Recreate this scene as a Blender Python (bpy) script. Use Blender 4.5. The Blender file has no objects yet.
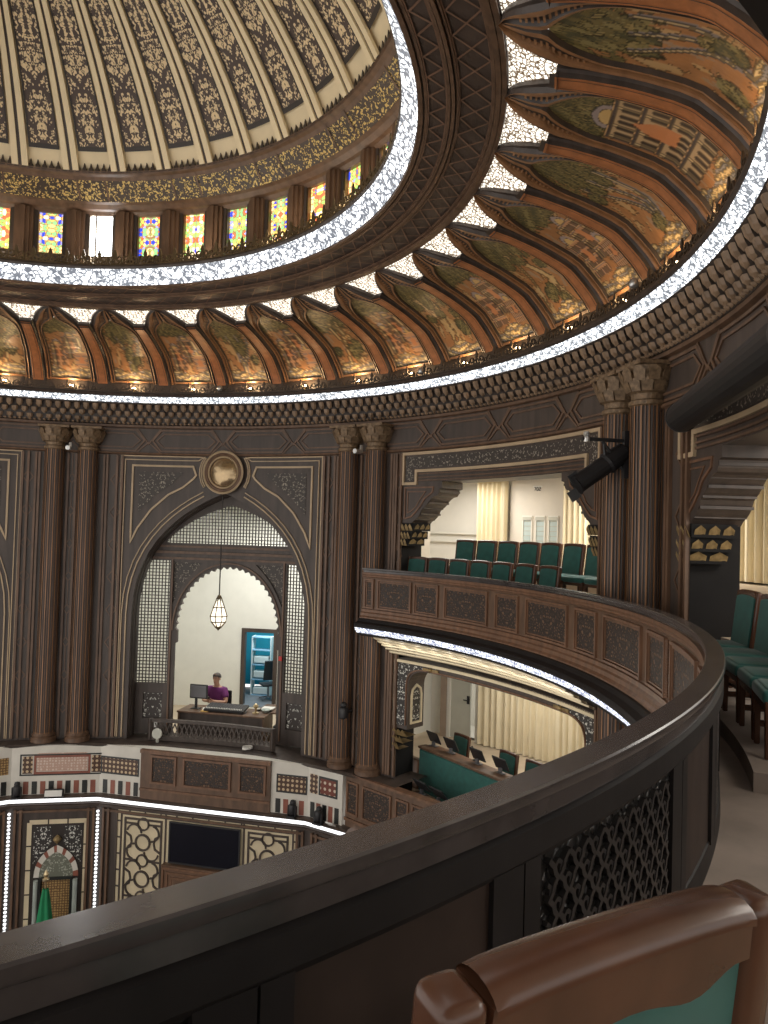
import bpy, bmesh, math, random
import numpy as np
from mathutils import Vector, Matrix
from mathutils.geometry import delaunay_2d_cdt

random.seed(7)
RAD = math.radians
C = bpy.context.scene.collection
scene = bpy.context.scene

# ------------------------------------------------------------------ camera, world, exposure
YAW, PITCH, ROLL, EYE = 0.608, 0.027, 0.029, Vector((0.0, -9.8, 1.62))
cp, sp, cr, sr = math.cos(PITCH), math.sin(PITCH), math.cos(ROLL), math.sin(ROLL)
right = Vector((cr, -sp*sr, cp*sr)); up = Vector((-sr, -sp*cr, cp*cr)); fwd = Vector((0, cp, sp))
Rz = Matrix.Rotation(-YAW, 3, 'Z')
right, up, fwd = Rz @ right, Rz @ up, Rz @ fwd
cam = bpy.data.cameras.new('camera'); camo = bpy.data.objects.new('camera', cam); C.objects.link(camo)
M3 = Matrix((right, up, -fwd)).transposed()
camo.matrix_world = Matrix.Translation(EYE) @ M3.to_4x4()
cam.sensor_fit = 'VERTICAL'; cam.sensor_height = 24.0; cam.lens = 739.3/1024*24.0
cam.clip_start = 0.05; cam.clip_end = 200
scene.camera = camo

world = bpy.data.worlds.new('world'); scene.world = world; world.use_nodes = True
bg = world.node_tree.nodes['Background']
bg.inputs[0].default_value = (1.0, 0.95, 0.89, 1); bg.inputs[1].default_value = 1.0
vs = scene.view_settings
vs.view_transform = 'Standard'; vs.look = 'None'; vs.gamma = 1; vs.use_curve_mapping = False
vs.exposure = 0.5

LED_POWER = 1.25          # emission of the white pierced light bands
SPOT_POWER = 5.0        # each warm lamp behind the crest railing
ROOM_POWER = 54.0

def P(r, phi, z):
    a = RAD(phi); return Vector((r*math.sin(a), -r*math.cos(a), z))

def area_light(name, loc, size, power, color=(1, .95, .87), rot=(0, 0, 0)):
    l = bpy.data.lights.new(name, 'AREA'); l.shape = 'SQUARE'; l.size = size; l.energy = power; l.color = color
    o = bpy.data.objects.new(name, l); C.objects.link(o); o.location = loc; o.rotation_euler = rot
    return o

area_light('gallery_fill_light', P(11.2, 84, 2.85), 1.6, ROOM_POWER*1.8)  # unseen area lights added to light the galleries, without fixtures
area_light('gallery_fill_light', P(11.2, 105, 2.85), 1.4, ROOM_POWER*1.0)
area_light('gallery_fill_light', P(11.3, 45, 2.85), 1.6, ROOM_POWER*1.1)
area_light('gallery_fill_light', P(11.6, 24, 2.85), 1.8, ROOM_POWER*0.9)  # added fill that brightens the near carpet and chairs
area_light('gallery_fill_light', P(11.6, 98, -1.0), 1.8, ROOM_POWER*0.65)
area_light('gallery_fill_light', P(11.6, 78, -1.0), 1.6, ROOM_POWER*0.5)
area_light('booth_fill_light', P(11.2, 133, 2.05), 1.8, ROOM_POWER*2.7, (1, .98, .92))  # unseen area light added to brighten the booth room
area_light('office_area_light', P(14.6, 136, -0.75), 0.9, ROOM_POWER*0.8, (.8, .95, 1))  # unseen area light in the office, no fixture built

# unseen fill lights added behind the drum's filigree crest to brighten the dome
for k_ in range(18):
    l_ = bpy.data.lights.new('drum_fill_light', 'POINT'); l_.energy = 11; l_.color = (1, .86, .66); l_.shadow_soft_size = .12
    o_ = bpy.data.objects.new('drum_fill_light', l_); C.objects.link(o_); o_.location = P(5.88, 20*k_+5, 6.72)

# ------------------------------------------------------------------ node helpers
def lin(r, g, b):
    f = lambda c: (c/255/12.92) if c/255 <= .04045 else ((c/255+.055)/1.055)**2.4
    return (f(r), f(g), f(b), 1)

class NT:
    def __init__(s, name):
        s.m = bpy.data.materials.new(name); s.m.use_nodes = True
        s.t = s.m.node_tree; s.n = s.t.nodes; s.b = s.n['Principled BSDF']
    def new(s, typ, **kw):
        n = s.n.new(typ)
        for k, v in kw.items(): setattr(n, k, v)
        return n
    def link(s, a, b): s.t.links.new(a, b)
    def math(s, op, a, b=None):
        n = s.new('ShaderNodeMath', operation=op)
        for i, x in enumerate((a, b)):
            if x is None: continue
            if isinstance(x, (int, float)): n.inputs[i].default_value = x
            else: s.link(x, n.inputs[i])
        return n.outputs[0]
    def mix(s, fac, a, b):
        n = s.new('ShaderNodeMix', data_type='RGBA')
        for sock, x in ((n.inputs[0], fac), (n.inputs[6], a), (n.inputs[7], b)):
            if isinstance(x, (int, float)): sock.default_value = x
            elif isinstance(x, tuple): sock.default_value = x
            else: s.link(x, sock)
        return n.outputs[2]
    def ramp(s, fac, lo, hi):
        n = s.new('ShaderNodeMapRange'); n.clamp = True
        s.link(fac, n.inputs[0]); n.inputs[1].default_value = lo; n.inputs[2].default_value = hi
        return n.outputs[0]
    def bump(s, h, strength, dist=.02):
        n = s.new('ShaderNodeBump'); n.inputs['Strength'].default_value = strength; n.inputs['Distance'].default_value = dist
        s.link(h, n.inputs['Height']); s.link(n.outputs[0], s.b.inputs['Normal'])

def pmat(name, col, rough=.5, metal=0, var=.25, scale=3.0, stretch=(1, 1, 1), bump=0, spec=.5, sheen=0, emit=0):
    t = NT(name); b = t.b
    tc = t.new('ShaderNodeTexCoord'); mp = t.new('ShaderNodeMapping'); mp.inputs['Scale'].default_value = stretch
    t.link(tc.outputs['Object'], mp.inputs[0])
    no = t.new('ShaderNodeTexNoise'); no.inputs['Scale'].default_value = scale; no.inputs['Detail'].default_value = 4
    t.link(mp.outputs[0], no.inputs['Vector'])
    d = tuple(c*(1-var) for c in col[:3])+(1,); h = tuple(min(1, c*(1+var)) for c in col[:3])+(1,)
    f = t.ramp(no.outputs['Fac'], .3, .7)
    c = t.mix(f, d, h); t.link(c, b.inputs['Base Color'])
    b.inputs['Roughness'].default_value = rough; b.inputs['Metallic'].default_value = metal
    b.inputs['Specular IOR Level'].default_value = spec
    if sheen: b.inputs['Sheen Weight'].default_value = sheen
    if bump: t.bump(no.outputs['Fac'], bump)
    if emit:
        t.link(c, b.inputs['Emission Color']); b.inputs['Emission Strength'].default_value = emit
    return t.m

def ornament(name, bgc, fgc, scale, thr, rough=.5, metal=0, bump=.6, edge=False, sy=1.0, soft=.05, emit=0, emit_bg=0, distort=.35, rand=1.0):
    """scroll work carved or inlaid in a surface, mirrored about the middle of its panel (uv in metres)"""
    t = NT(name); b = t.b
    uv = t.new('ShaderNodeUVMap'); se = t.new('ShaderNodeSeparateXYZ'); t.link(uv.outputs[0], se.inputs[0])
    x = t.math('ABSOLUTE', se.outputs[0]); y = t.math('MULTIPLY', se.outputs[1], sy)
    co = t.new('ShaderNodeCombineXYZ'); t.link(x, co.inputs[0]); t.link(y, co.inputs[1])
    no = t.new('ShaderNodeTexNoise'); no.inputs['Scale'].default_value = scale*.8; no.inputs['Detail'].default_value = 1
    t.link(co.outputs[0], no.inputs['Vector'])
    sub = t.new('ShaderNodeVectorMath', operation='SUBTRACT'); t.link(no.outputs['Color'], sub.inputs[0]); sub.inputs[1].default_value = (.5, .5, .5)
    sc = t.new('ShaderNodeVectorMath', operation='SCALE'); t.link(sub.outputs[0], sc.inputs[0]); sc.inputs['Scale'].default_value = distort/scale*3
    ad = t.new('ShaderNodeVectorMath', operation='ADD'); t.link(co.outputs[0], ad.inputs[0]); t.link(sc.outputs[0], ad.inputs[1])
    vo = t.new('ShaderNodeTexVoronoi', feature='DISTANCE_TO_EDGE' if edge else 'F1'); vo.inputs['Scale'].default_value = scale
    vo.inputs['Randomness'].default_value = rand
    t.link(ad.outputs[0], vo.inputs['Vector'])
    d = vo.outputs['Distance']
    f = t.ramp(d, thr-soft, thr+soft) if edge else t.ramp(d, thr+soft, thr-soft)
    c = t.mix(f, bgc, fgc); t.link(c, b.inputs['Base Color'])
    b.inputs['Roughness'].default_value = rough
    if metal:
        t.link(t.math('MULTIPLY', f, metal), b.inputs['Metallic'])
    if bump: t.bump(f, bump, .012)
    if emit:
        t.link(c, b.inputs['Emission Color'])
        e = t.math('ADD', t.math('MULTIPLY', f, emit-emit_bg), emit_bg)
        t.link(e, b.inputs['Emission Strength'])
    return t.m

M = {}
M['wood'] = pmat('dark_walnut', (.062, .046, .038, 1), .48, var=.3, scale=2.5, stretch=(3, 3, .4))
M['wood2'] = pmat('brown_walnut', (.128, .073, .044, 1), .45, var=.3, scale=4, stretch=(2, 2, .6))
M['wood3'] = pmat('red_brown_wood', (.165, .085, .048, 1), .42, var=.3, scale=5, stretch=(2, 2, .5))
M['reed'] = pmat('orange_brown_reed', (.27, .135, .062, 1), .42, var=.25, scale=4, stretch=(2, 2, .3))
M['rib'] = pmat('orange_rib_wood', (.42, .155, .055, 1), .45, var=.2, scale=9, stretch=(1, 1, 1))
M['crestdark'] = pmat('dark_crest_wood', (.055, .038, .024, 1), .5, var=.3)
M['black'] = pmat('black_lacquer', (.014, .013, .014, 1), .55, var=.2, spec=.3)
M['jamb'] = pmat('black_jamb_paint', (.012, .011, .011, 1), .7, var=.2, spec=.2)
M['ebony'] = pmat('ebony_wood', (.014, .012, .012, 1), .5, spec=.25, var=.25, scale=6)
M['ebonyrail'] = pmat('ebony_handrail', (.052, .044, .043, 1), .22, var=.35, scale=5, bump=.02, spec=.8)
M['cream'] = pmat('cream_inlay', (.47, .35, .22, 1), .5, var=.12)
M['domecream'] = pmat('dome_cream_paint', (.84, .70, .46, 1), .5, var=.06)
M['cream2'] = pmat('cream_paint', (.66, .56, .38, 1), .5, var=.08)
M['capital'] = pmat('brown_gilt_capital', (.19, .125, .07, 1), .5, metal=.2, var=.45, scale=18, bump=.3)
M['gold'] = pmat('dull_gold', (.27, .19, .085, 1), .42, metal=.35, var=.35, scale=14)
M['bronze'] = pmat('bronze_metal', (.16, .12, .07, 1), .35, metal=.7, var=.3)
M['brass'] = pmat('bright_brass', (.62, .50, .30, 1), .3, metal=.8, var=.1)
M['chrome'] = pmat('pale_metal', (.62, .62, .60, 1), .3, metal=.8, var=.1)
M['green'] = pmat('green_velvet', (.012, .098, .083, 1), .75, var=.18, scale=9, sheen=.25)
M['chairwood'] = pmat('varnished_chair_wood', (.080, .034, .019, 1), .27, var=.25, scale=7, stretch=(1, 1, .5))
M['curtain'] = pmat('cream_curtain', (.74, .65, .46, 1), .85, var=.06, scale=2)
M['white'] = pmat('white_wall_paint', (.78, .76, .70, 1), .8, var=.03)
M['offwhite'] = pmat('greenish_white_paint', (.79, .79, .73, 1), .8, var=.03)
M['beige'] = pmat('beige_wall_paint', (.70, .65, .57, 1), .8, var=.03)
M['marble'] = pmat('white_marble', (.66, .63, .56, 1), .35, var=.07, scale=3)
M['marblered'] = pmat('red_marble', (.26, .09, .06, 1), .35, var=.2)
M['marbleblack'] = pmat('black_marble', (.025, .027, .026, 1), .3, var=.2)
M['marblepale'] = pmat('pale_green_marble', (.42, .47, .43, 1), .35, var=.12)
M['pale'] = pmat('grey_green_door_paint', (.50, .50, .44, 1), .6, var=.05)
M['teal'] = pmat('teal_wall_paint', (.015, .27, .36, 1), .7, var=.05)
M['screen'] = pmat('dark_screen_glass', (.006, .008, .014, 1), .18, var=.1)
M['plastic'] = pmat('black_plastic', (.02, .02, .022, 1), .45, var=.15)
M['grey'] = pmat('grey_plastic', (.16, .16, .17, 1), .5, var=.15)
M['paper'] = pmat('white_paper', (.75, .74, .70, 1), .8, var=.03)
M['skin'] = pmat('skin', (.50, .29, .20, 1), .55, var=.06)
M['hair'] = pmat('greying_hair', (.07, .06, .055, 1), .7, var=.3, scale=30)
M['shirt'] = pmat('purple_cotton', (.13, .018, .12, 1), .8, var=.12)
M['trouser'] = pmat('dark_cotton', (.02, .022, .03, 1), .8, var=.1)
M['flag'] = pmat('green_flag_cloth', (.01, .22, .085, 1), .7, var=.12)
M['soffit'] = pmat('soffit_wood', (.072, .052, .042, 1), .30, var=.3, scale=3)
M['soffitline'] = pmat('soffit_fillet', (.20, .115, .075, 1), .35, var=.2)
M['niche'] = pmat('stalactite_wood', (.25, .165, .10, 1), .5, var=.3, scale=6)
M['carpet'] = pmat('taupe_carpet', (.23, .185, .155, 1), .95, var=.22, scale=2.2, bump=.2)
M['darkfloor'] = pmat('dark_red_carpet', (.08, .04, .035, 1), .95, var=.2)
M['beigefloor'] = pmat('beige_carpet', (.52, .43, .32, 1), .95, var=.1)
M['darkline'] = pmat('dark_fillet', (.03, .022, .018, 1), .5, var=.1)
M['tan'] = pmat('tan_riser_carpet', (.36, .28, .22, 1), .95, var=.1)
M['bulb'] = pmat('warm_bulb', (1, .72, .38, 1), .5, var=0, emit=14)
M['glasslamp'] = pmat('lit_lantern_glass', (1, .9, .72, 1), .4, var=0, emit=1.1)
M['daylight'] = pmat('daylight_pane', (.92, .96, 1, 1), .5, var=0, emit=9)
M['medal'] = pmat('bronze_medallion_disc', (.46, .34, .20, 1), .24, metal=.85, var=.15, scale=8)
M['ledbal'] = ornament('bluish_white_light_strip', (.22, .25, .38, 1), (.90, .94, 1, 1), 18, .12, .4, 0, 0, edge=True, soft=.06, emit=1.1, emit_bg=.6, distort=.6)
M['ledw'] = pmat('white_light_strip', (.86, .90, .94, 1), .5, var=.16, scale=25, emit=LED_POWER)
M['domeorn'] = ornament('dome_arabesque', (.072, .048, .040, 1), (.80, .63, .38, 1), 16, .43, .55, 0, .15, sy=.75, distort=.95, soft=.07)
M['goldorn'] = ornament('gilded_scrolls', (.055, .036, .025, 1), (.72, .52, .18, 1), 19, .41, .35, .25, .8, edge=False, distort=.8)
M['wallorn'] = ornament('grey_gold_arabesque', (.045, .036, .030, 1), (.36, .32, .26, 1), 20, .30, .5, 0, .5, distort=.7)
M['carved'] = ornament('carved_wood_fretwork', (.030, .021, .017, 1), (.20, .115, .068, 1), 20, .22, .5, 0, 1.0, edge=True, distort=.3, soft=.08)
M['ebonycarved'] = ornament('carved_ebony_fretwork', (.008, .008, .008, 1), (.026, .023, .023, 1), 20, .18, .34, 0, 1.0, edge=True, distort=.3, soft=.1)
M['whiteorn'] = ornament('white_arabesque', (.030, .026, .024, 1), (.68, .68, .62, 1), 22, .34, .5, 0, .3, distort=.6)
M['screenorn'] = ornament('pierced_screen_arabesque', (.04, .03, .026, 1), (.60, .60, .54, 1), 15, .30, .5, 0, .3, distort=.6)
M['led'] = ornament('pierced_white_light_band', (.17, .19, .23, 1), (.93, .97, 1, 1), 7.5, .12, .4, 0, 0, edge=True, soft=.06, emit=LED_POWER, emit_bg=.6, distort=.9)
M['ledfine'] = ornament('fine_white_light_band', (.20, .22, .25, 1), (.93, .97, 1, 1), 11, .13, .4, 0, 0, edge=True, soft=.06, emit=LED_POWER*1.3, emit_bg=.75, distort=1.0)
M['spandrel'] = ornament('backlit_pierced_spandrel', (.25, .17, .10, 1), (1, .94, .82, 1), 17, .11, .4, 0, 0, edge=True, soft=.05, emit=1.15, emit_bg=.3, distort=.4)
M['star'] = ornament('star_inlay_marble', (.075, .036, .022, 1), (.56, .42, .26, 1), 10, .30, .35, 0, .1, distort=0, rand=0, soft=.03)
M['pinkinlay'] = ornament('pink_inlay_marble', (.50, .33, .26, 1), (.66, .54, .46, 1), 16, .33, .35, 0, .1, distort=.15, rand=.3)
M['goldtile'] = ornament('gold_tile_inlay', (.16, .09, .04, 1), (.46, .30, .13, 1), 18, .36, .35, 0, .1, distort=.1, rand=.2)
M['greenorn'] = ornament('green_grey_scroll_marble', (.16, .17, .13, 1), (.42, .43, .36, 1), 20, .34, .4, 0, .2, distort=.5)

def paint_material():
    t = NT('painted_landscape'); a = t.new('ShaderNodeVertexColor'); a.layer_name = 'Col'
    t.link(a.outputs['Color'], t.b.inputs['Base Color']); t.b.inputs['Roughness'].default_value = .38
    no = t.new('ShaderNodeTexNoise'); no.inputs['Scale'].default_value = 16; t.bump(no.outputs['Fac'], .15)
    return t.m
M['paint'] = paint_material()

def stained(name, seed):
    t = NT(name); b = t.b
    uv = t.new('ShaderNodeUVMap'); se = t.new('ShaderNodeSeparateXYZ'); t.link(uv.outputs[0], se.inputs[0])
    x = t.math('ABSOLUTE', se.outputs[0]); y = t.math('PINGPONG', se.outputs[1], .21)
    co = t.new('ShaderNodeCombineXYZ'); t.link(x, co.inputs[0]); t.link(y, co.inputs[1]); co.inputs[2].default_value = seed*.37
    vo = t.new('ShaderNodeTexVoronoi'); vo.inputs['Scale'].default_value = 15; t.link(co.outputs[0], vo.inputs['Vector'])
    ve = t.new('ShaderNodeTexVoronoi', feature='DISTANCE_TO_EDGE'); ve.inputs['Scale'].default_value = 15; t.link(co.outputs[0], ve.inputs['Vector'])
    s2 = t.new('ShaderNodeSeparateColor'); t.link(vo.outputs['Color'], s2.inputs[0])
    cr_ = t.new('ShaderNodeValToRGB'); cr_.color_ramp.interpolation = 'CONSTANT'
    cols = [(.03, .06, .60, 1), (.90, .58, .16, 1), (.30, .55, .12, 1), (.92, .52, .20, 1), (.80, .55, .10, 1), (.70, .12, .05, 1), (.95, .80, .45, 1), (.22, .50, .20, 1), (.92, .60, .28, 1), (.30, .32, .75, 1)]
    el = cr_.color_ramp.elements
    while len(el) < len(cols): el.new(.5)
    for i, c in enumerate(cols): el[i].position = i/len(cols); el[i].color = c
    t.link(s2.outputs[0], cr_.inputs[0])
    f = t.ramp(ve.outputs['Distance'], .04, .10)
    c = t.mix(f, (.25, .15, .06, 1), cr_.outputs[0])
    t.link(c, b.inputs['Base Color']); t.link(c, b.inputs['Emission Color']); b.inputs['Emission Strength'].default_value = 1.4
    b.inputs['Roughness'].default_value = .2
    return t.m

# ------------------------------------------------------------------ mesh helpers
def tag(o, label=None, cat=None, group=None, kind=None):
    if label: o['label'] = label
    if cat: o['category'] = cat
    if group: o['group'] = group
    if kind: o['kind'] = kind
    return o

def thing(name, label, cat, loc=(0, 0, 0), rotz=0, group=None):
    o = bpy.data.objects.new(name, None); C.objects.link(o); o.empty_display_size = .1
    o.location = loc; o.rotation_euler = (0, 0, rotz)
    return tag(o, label, cat, group)

def basis(o):
    m = Matrix.Identity(4)
    while o is not None:
        m = (Matrix.Translation(o.location) @ o.rotation_euler.to_matrix().to_4x4()) @ m
        o = o.parent
    return m

class MB:
    def __init__(s): s.v = []; s.f = []; s.uv = []; s.mi = []
    def add(s, verts, faces, mat=0, uvs=None):
        k = len(s.v); s.v += [tuple(p) for p in verts]
        s.uv += [tuple(u) for u in uvs] if uvs else [(0.0, 0.0)]*len(verts)
        s.f += [tuple(i+k for i in f) for f in faces]; s.mi += [mat]*len(faces)
        return s
    def box(s, c, size, mat=0, rot=None):
        hx, hy, hz = (q/2 for q in size); R = rot or Matrix.Identity(3); c = Vector(c)
        vs_ = [c+R @ Vector((x*hx, y*hy, z*hz)) for x in (-1, 1) for y in (-1, 1) for z in (-1, 1)]
        return s.add(vs_, [(0, 1, 3, 2), (4, 6, 7, 5), (0, 4, 5, 1), (2, 3, 7, 6), (0, 2, 6, 4), (1, 5, 7, 3)], mat)
    def rbox(s, c, size, r=.02, seg=2, mat=0, rot=None, taper=None):
        bm = bmesh.new(); bmesh.ops.create_cube(bm, size=1)
        for v in bm.verts:
            v.co = Vector((v.co.x*size[0], v.co.y*size[1], v.co.z*size[2]))
            if taper and v.co.z < 0: v.co.x *= taper; v.co.y *= taper
        bmesh.ops.bevel(bm, geom=bm.edges[:], offset=r, segments=seg, profile=.5, affect='EDGES')
        R = rot or Matrix.Identity(3); c = Vector(c); bm.verts.index_update()
        s.add([c+R @ v.co for v in bm.verts], [[v.index for v in f.verts] for f in bm.faces], mat); bm.free(); return s
    def grid(s, fn, nu, nv, mat=0, uvfn=None):
        vs_ = [fn(i/nu, j/nv) for i in range(nu+1) for j in range(nv+1)]
        uvs = [uvfn(i/nu, j/nv) for i in range(nu+1) for j in range(nv+1)] if uvfn else None
        fs = [(i*(nv+1)+j, (i+1)*(nv+1)+j, (i+1)*(nv+1)+j+1, i*(nv+1)+j+1) for i in range(nu) for j in range(nv)]
        return s.add(vs_, fs, mat, uvs)
    def ring(s, prof, a0, a1, n, mat=0, uvscale=1.0):
        ln = [0]
        for a, b in zip(prof, prof[1:]): ln.append(ln[-1]+math.hypot(a[0]-b[0], a[1]-b[1]))
        vs_, uvs, fs = [], [], []
        k = len(prof)
        for i in range(n+1):
            ph = a0+(a1-a0)*i/n
            for j, (r, z) in enumerate(prof):
                vs_.append(P(r, ph, z)); uvs.append((RAD(ph)*prof[0][0]*uvscale, ln[j]*uvscale))
        for i in range(n):
            for j in range(k-1):
                fs.append((i*k+j, (i+1)*k+j, (i+1)*k+j+1, i*k+j+1))
        return s.add(vs_, fs, mat, uvs)
    def strip(s, mp, pts, w, d0, d1, mat=0, closed=False, maxseg=.22):
        q = []
        n = len(pts)
        for i in range(n if closed else n-1):
            a, b = pts[i], pts[(i+1) % n]; L = math.hypot(b[0]-a[0], b[1]-a[1]); k = max(1, int(math.ceil(L/maxseg)))
            for j in range(k): q.append((a[0]+(b[0]-a[0])*j/k, a[1]+(b[1]-a[1])*j/k))
        if not closed: q.append(pts[-1])
        n = len(q); vs_ = []
        for i in range(n):
            a = q[i-1] if (i > 0 or closed) else None; b = q[(i+1) % n] if (i < n-1 or closed) else None; p = q[i]
            def nrm(a, b):
                dx, dy = b[0]-a[0], b[1]-a[1]; l = math.hypot(dx, dy) or 1; return (-dy/l, dx/l)
            if a is None: nx, ny = nrm(p, b); m = 1
            elif b is None: nx, ny = nrm(a, p); m = 1
            else:
                n1, n2 = nrm(a, p), nrm(p, b); nx, ny = n1[0]+n2[0], n1[1]+n2[1]; l = math.hypot(nx, ny) or 1
                nx /= l; ny /= l; m = min(2.0, 1/max(.3, nx*n1[0]+ny*n1[1]))
            h = w/2*m
            L = (p[0]+nx*h, p[1]+ny*h); R = (p[0]-nx*h, p[1]-ny*h)
            vs_ += [mp(L[0], L[1], d0), mp(L[0], L[1], d1), mp(R[0], R[1], d1), mp(R[0], R[1], d0)]
        fs = []
        for i in range(n if closed else n-1):
            a, b = i*4, ((i+1) % n)*4
            for j in range(4): fs.append((a+j, a+(j+1) % 4, b+(j+1) % 4, b+j))
        if not closed: fs += [(0, 1, 2, 3), ((n-1)*4+3, (n-1)*4+2, (n-1)*4+1, (n-1)*4)]
        return s.add(vs_, fs, mat)
    def plate(s, mp, outer, holes=(), d0=0, d1=None, mat=0, step=.35, uvc=(0, 0), back=False):
        loops = [resample(outer, step)]+[resample(h, step) for h in holes]
        pts, edges = [], []
        for lp in loops:
            k = len(pts); pts += [Vector(p) for p in lp]; edges += [(k+i, k+(i+1) % len(lp)) for i in range(len(lp))]
        def inside(x, y):
            c = False
            for lp in loops:
                for i in range(len(lp)):
                    (x1, y1), (x2, y2) = lp[i-1], lp[i]
                    if (y1 > y) != (y2 > y) and x < (x2-x1)*(y-y1)/(y2-y1)+x1: c = not c
            return c
        us = [p[0] for p in loops[0]]; zs = [p[1] for p in loops[0]]
        u = min(us)+step/2
        while u < max(us):
            z = min(zs)+step/2
            while z < max(zs):
                if inside(u+.001, z+.0007): pts.append(Vector((u+.001, z+.0007)))
                z += step*2
            u += step
        vo, eo, fo, *_ = delaunay_2d_cdt(pts, edges, [], 0, 1e-5)
        tri = []
        for f in fo:
            cx = sum(vo[i][0] for i in f)/len(f); cy = sum(vo[i][1] for i in f)/len(f)
            if inside(cx, cy): tri.append(tuple(f))
        uvs = [(p[0]-uvc[0], p[1]-uvc[1]) for p in vo]
        s.add([mp(p[0], p[1], d0) for p in vo], tri, mat, uvs)
        if d1 is not None:
            for lp in loops:
                n = len(lp)
                s.add([mp(p[0], p[1], d) for p in lp for d in (d0, d1)], [(2*i, 2*((i+1) % n), 2*((i+1) % n)+1, 2*i+1) for i in range(n)], mat)
            if back: s.add([mp(p[0], p[1], d1) for p in vo], tri, mat, uvs)
        return s
    def tube(s, pts, r, n=8, mat=0, cap=True):
        pts = [Vector(p) for p in pts]; rs = r if isinstance(r, (list, tuple)) else [r]*len(pts); vs_ = []
        for i, p in enumerate(pts):
            t = ((pts[min(i+1, len(pts)-1)]-pts[max(i-1, 0)])).normalized()
            a = Vector((0, 0, 1)) if abs(t.z) < .9 else Vector((1, 0, 0)); x = t.cross(a).normalized(); y = t.cross(x)
            vs_ += [p+(x*math.cos(2*math.pi*k/n)+y*math.sin(2*math.pi*k/n))*rs[i] for k in range(n)]
        fs = [(i*n+k, i*n+(k+1) % n, (i+1)*n+(k+1) % n, (i+1)*n+k) for i in range(len(pts)-1) for k in range(n)]
        if cap: fs += [tuple(range(n)), tuple(range((len(pts)-1)*n, len(pts)*n))]
        return s.add(vs_, fs, mat)
    def lathe(s, prof, o=(0, 0, 0), n=24, mat=0, rot=None):
        o = Vector(o); R = rot or Matrix.Identity(3); k = len(prof)
        vs_ = [o+R @ Vector((r*math.cos(2*math.pi*i/n), r*math.sin(2*math.pi*i/n), z)) for i in range(n) for r, z in prof]
        fs = [(i*k+j, ((i+1) % n)*k+j, ((i+1) % n)*k+j+1, i*k+j+1) for i in range(n) for j in range(k-1)]
        return s.add(vs_, fs, mat)
    def build(s, name, mats, parent=None, smooth=False, label=None):
        me = bpy.data.meshes.new(name)
        vv = s.v
        if parent is not None:
            inv = basis(parent).inverted(); vv = [tuple(inv @ Vector(p)) for p in vv]
        me.from_pydata(vv, [], s.f)
        for m in (mats if isinstance(mats, (list, tuple)) else [mats]): me.materials.append(M[m] if isinstance(m, str) else m)
        me.polygons.foreach_set('material_index', s.mi)
        uvl = me.uv_layers.new(name='UVMap')
        li = np.zeros(len(me.loops), dtype=np.int32); me.loops.foreach_get('vertex_index', li)
        uvl.data.foreach_set('uv', np.array(s.uv, dtype=np.float32)[li].ravel())
        if smooth: me.polygons.foreach_set('use_smooth', [True]*len(me.polygons))
        me.update(); me.validate()
        bm = bmesh.new(); bm.from_mesh(me); bmesh.ops.recalc_face_normals(bm, faces=bm.faces[:]); bm.to_mesh(me); bm.free()
        if smooth == 'auto':
            bm = bmesh.new(); bm.from_mesh(me); bmesh.ops.remove_doubles(bm, verts=bm.verts[:], dist=1e-4); bm.to_mesh(me); bm.free(); me.set_sharp_from_angle(angle=RAD(38))
        o = bpy.data.objects.new(name, me); C.objects.link(o)
        if parent is not None: o.parent = parent
        if label: o['label'] = label
        return o

def resample(pts, step):
    q = []
    n = len(pts)
    for i in range(n):
        a, b = pts[i], pts[(i+1) % n]; L = math.hypot(b[0]-a[0], b[1]-a[1])
        if L < 1e-6: continue
        k = max(1, int(math.ceil(L/step)))
        for j in range(k): q.append((a[0]+(b[0]-a[0])*j/k, a[1]+(b[1]-a[1])*j/k))
    return q

def struct(o): o['kind'] = 'structure'; return o

def cylmap(R0, pc):            # u along the arc (towards growing phi), z up, d outwards
    return lambda u, z, d: P(R0+d, pc+math.degrees(u/R0), z)

def chordmap(pa, pb, r, dc=0):     # flat wall between two corners; u towards pa, d outwards
    A, B = P(r, pa, 0), P(r, pb, 0); m = (A+B)/2; uu = (A-B).normalized(); nn = Vector((m.x, m.y, 0)).normalized()
    return (lambda u, z, d: m+uu*(u+dc)+nn*d+Vector((0, 0, z))), (A-B).length/2

def copy_tree(o, loc=None, rotz=None, parent=None, label=None):
    c = o.copy(); C.objects.link(c)
    if parent is not None: c.parent = parent
    if loc is not None: c.location = loc
    if rotz is not None: c.rotation_euler = (0, 0, rotz)
    if label: c['label'] = label
    for ch in list(o.children): copy_tree(ch, parent=c)
    return c

def rect(u0, z0, u1, z1): return [(u0, z0), (u1, z0), (u1, z1), (u0, z1)]

def bez(p0, p1, p2, p3, n):
    return [tuple((1-t)**3*a+3*(1-t)**2*t*b+3*(1-t)*t*t*c+t**3*d for a, b, c, d in zip(p0, p1, p2, p3)) for t in (i/n for i in range(n+1))]

def arch(hw, zs, za, n=10):     # pointed arch, from the right spring over the apex to the left spring
    h = za-zs
    R = bez((-hw, zs), (-hw, zs+.62*h), (-.42*hw, za-.12*h), (0, za), n)
    L = [(-x, z) for x, z in reversed(R)][1:]
    return R+L

def arch_region(hw, z0, zs, za, n=10): return [(hw, z0), (-hw, z0)][::-1][:1]+arch(hw, zs, za, n)+[(hw, z0)]

# ================================================================== DOME
RC, ZC = 6.65, 4.96
def dome_pt(phi, t, off=0.0):     # t: 0 at the base, 1 near the apex
    a0 = math.asin(5.76/RC); a = a0*(1-t)+.06*t; r = RC-off
    return P(r*math.sin(a), phi, ZC+r*math.cos(a))
DL = RC*(math.asin(5.76/RC)-.06)

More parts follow.
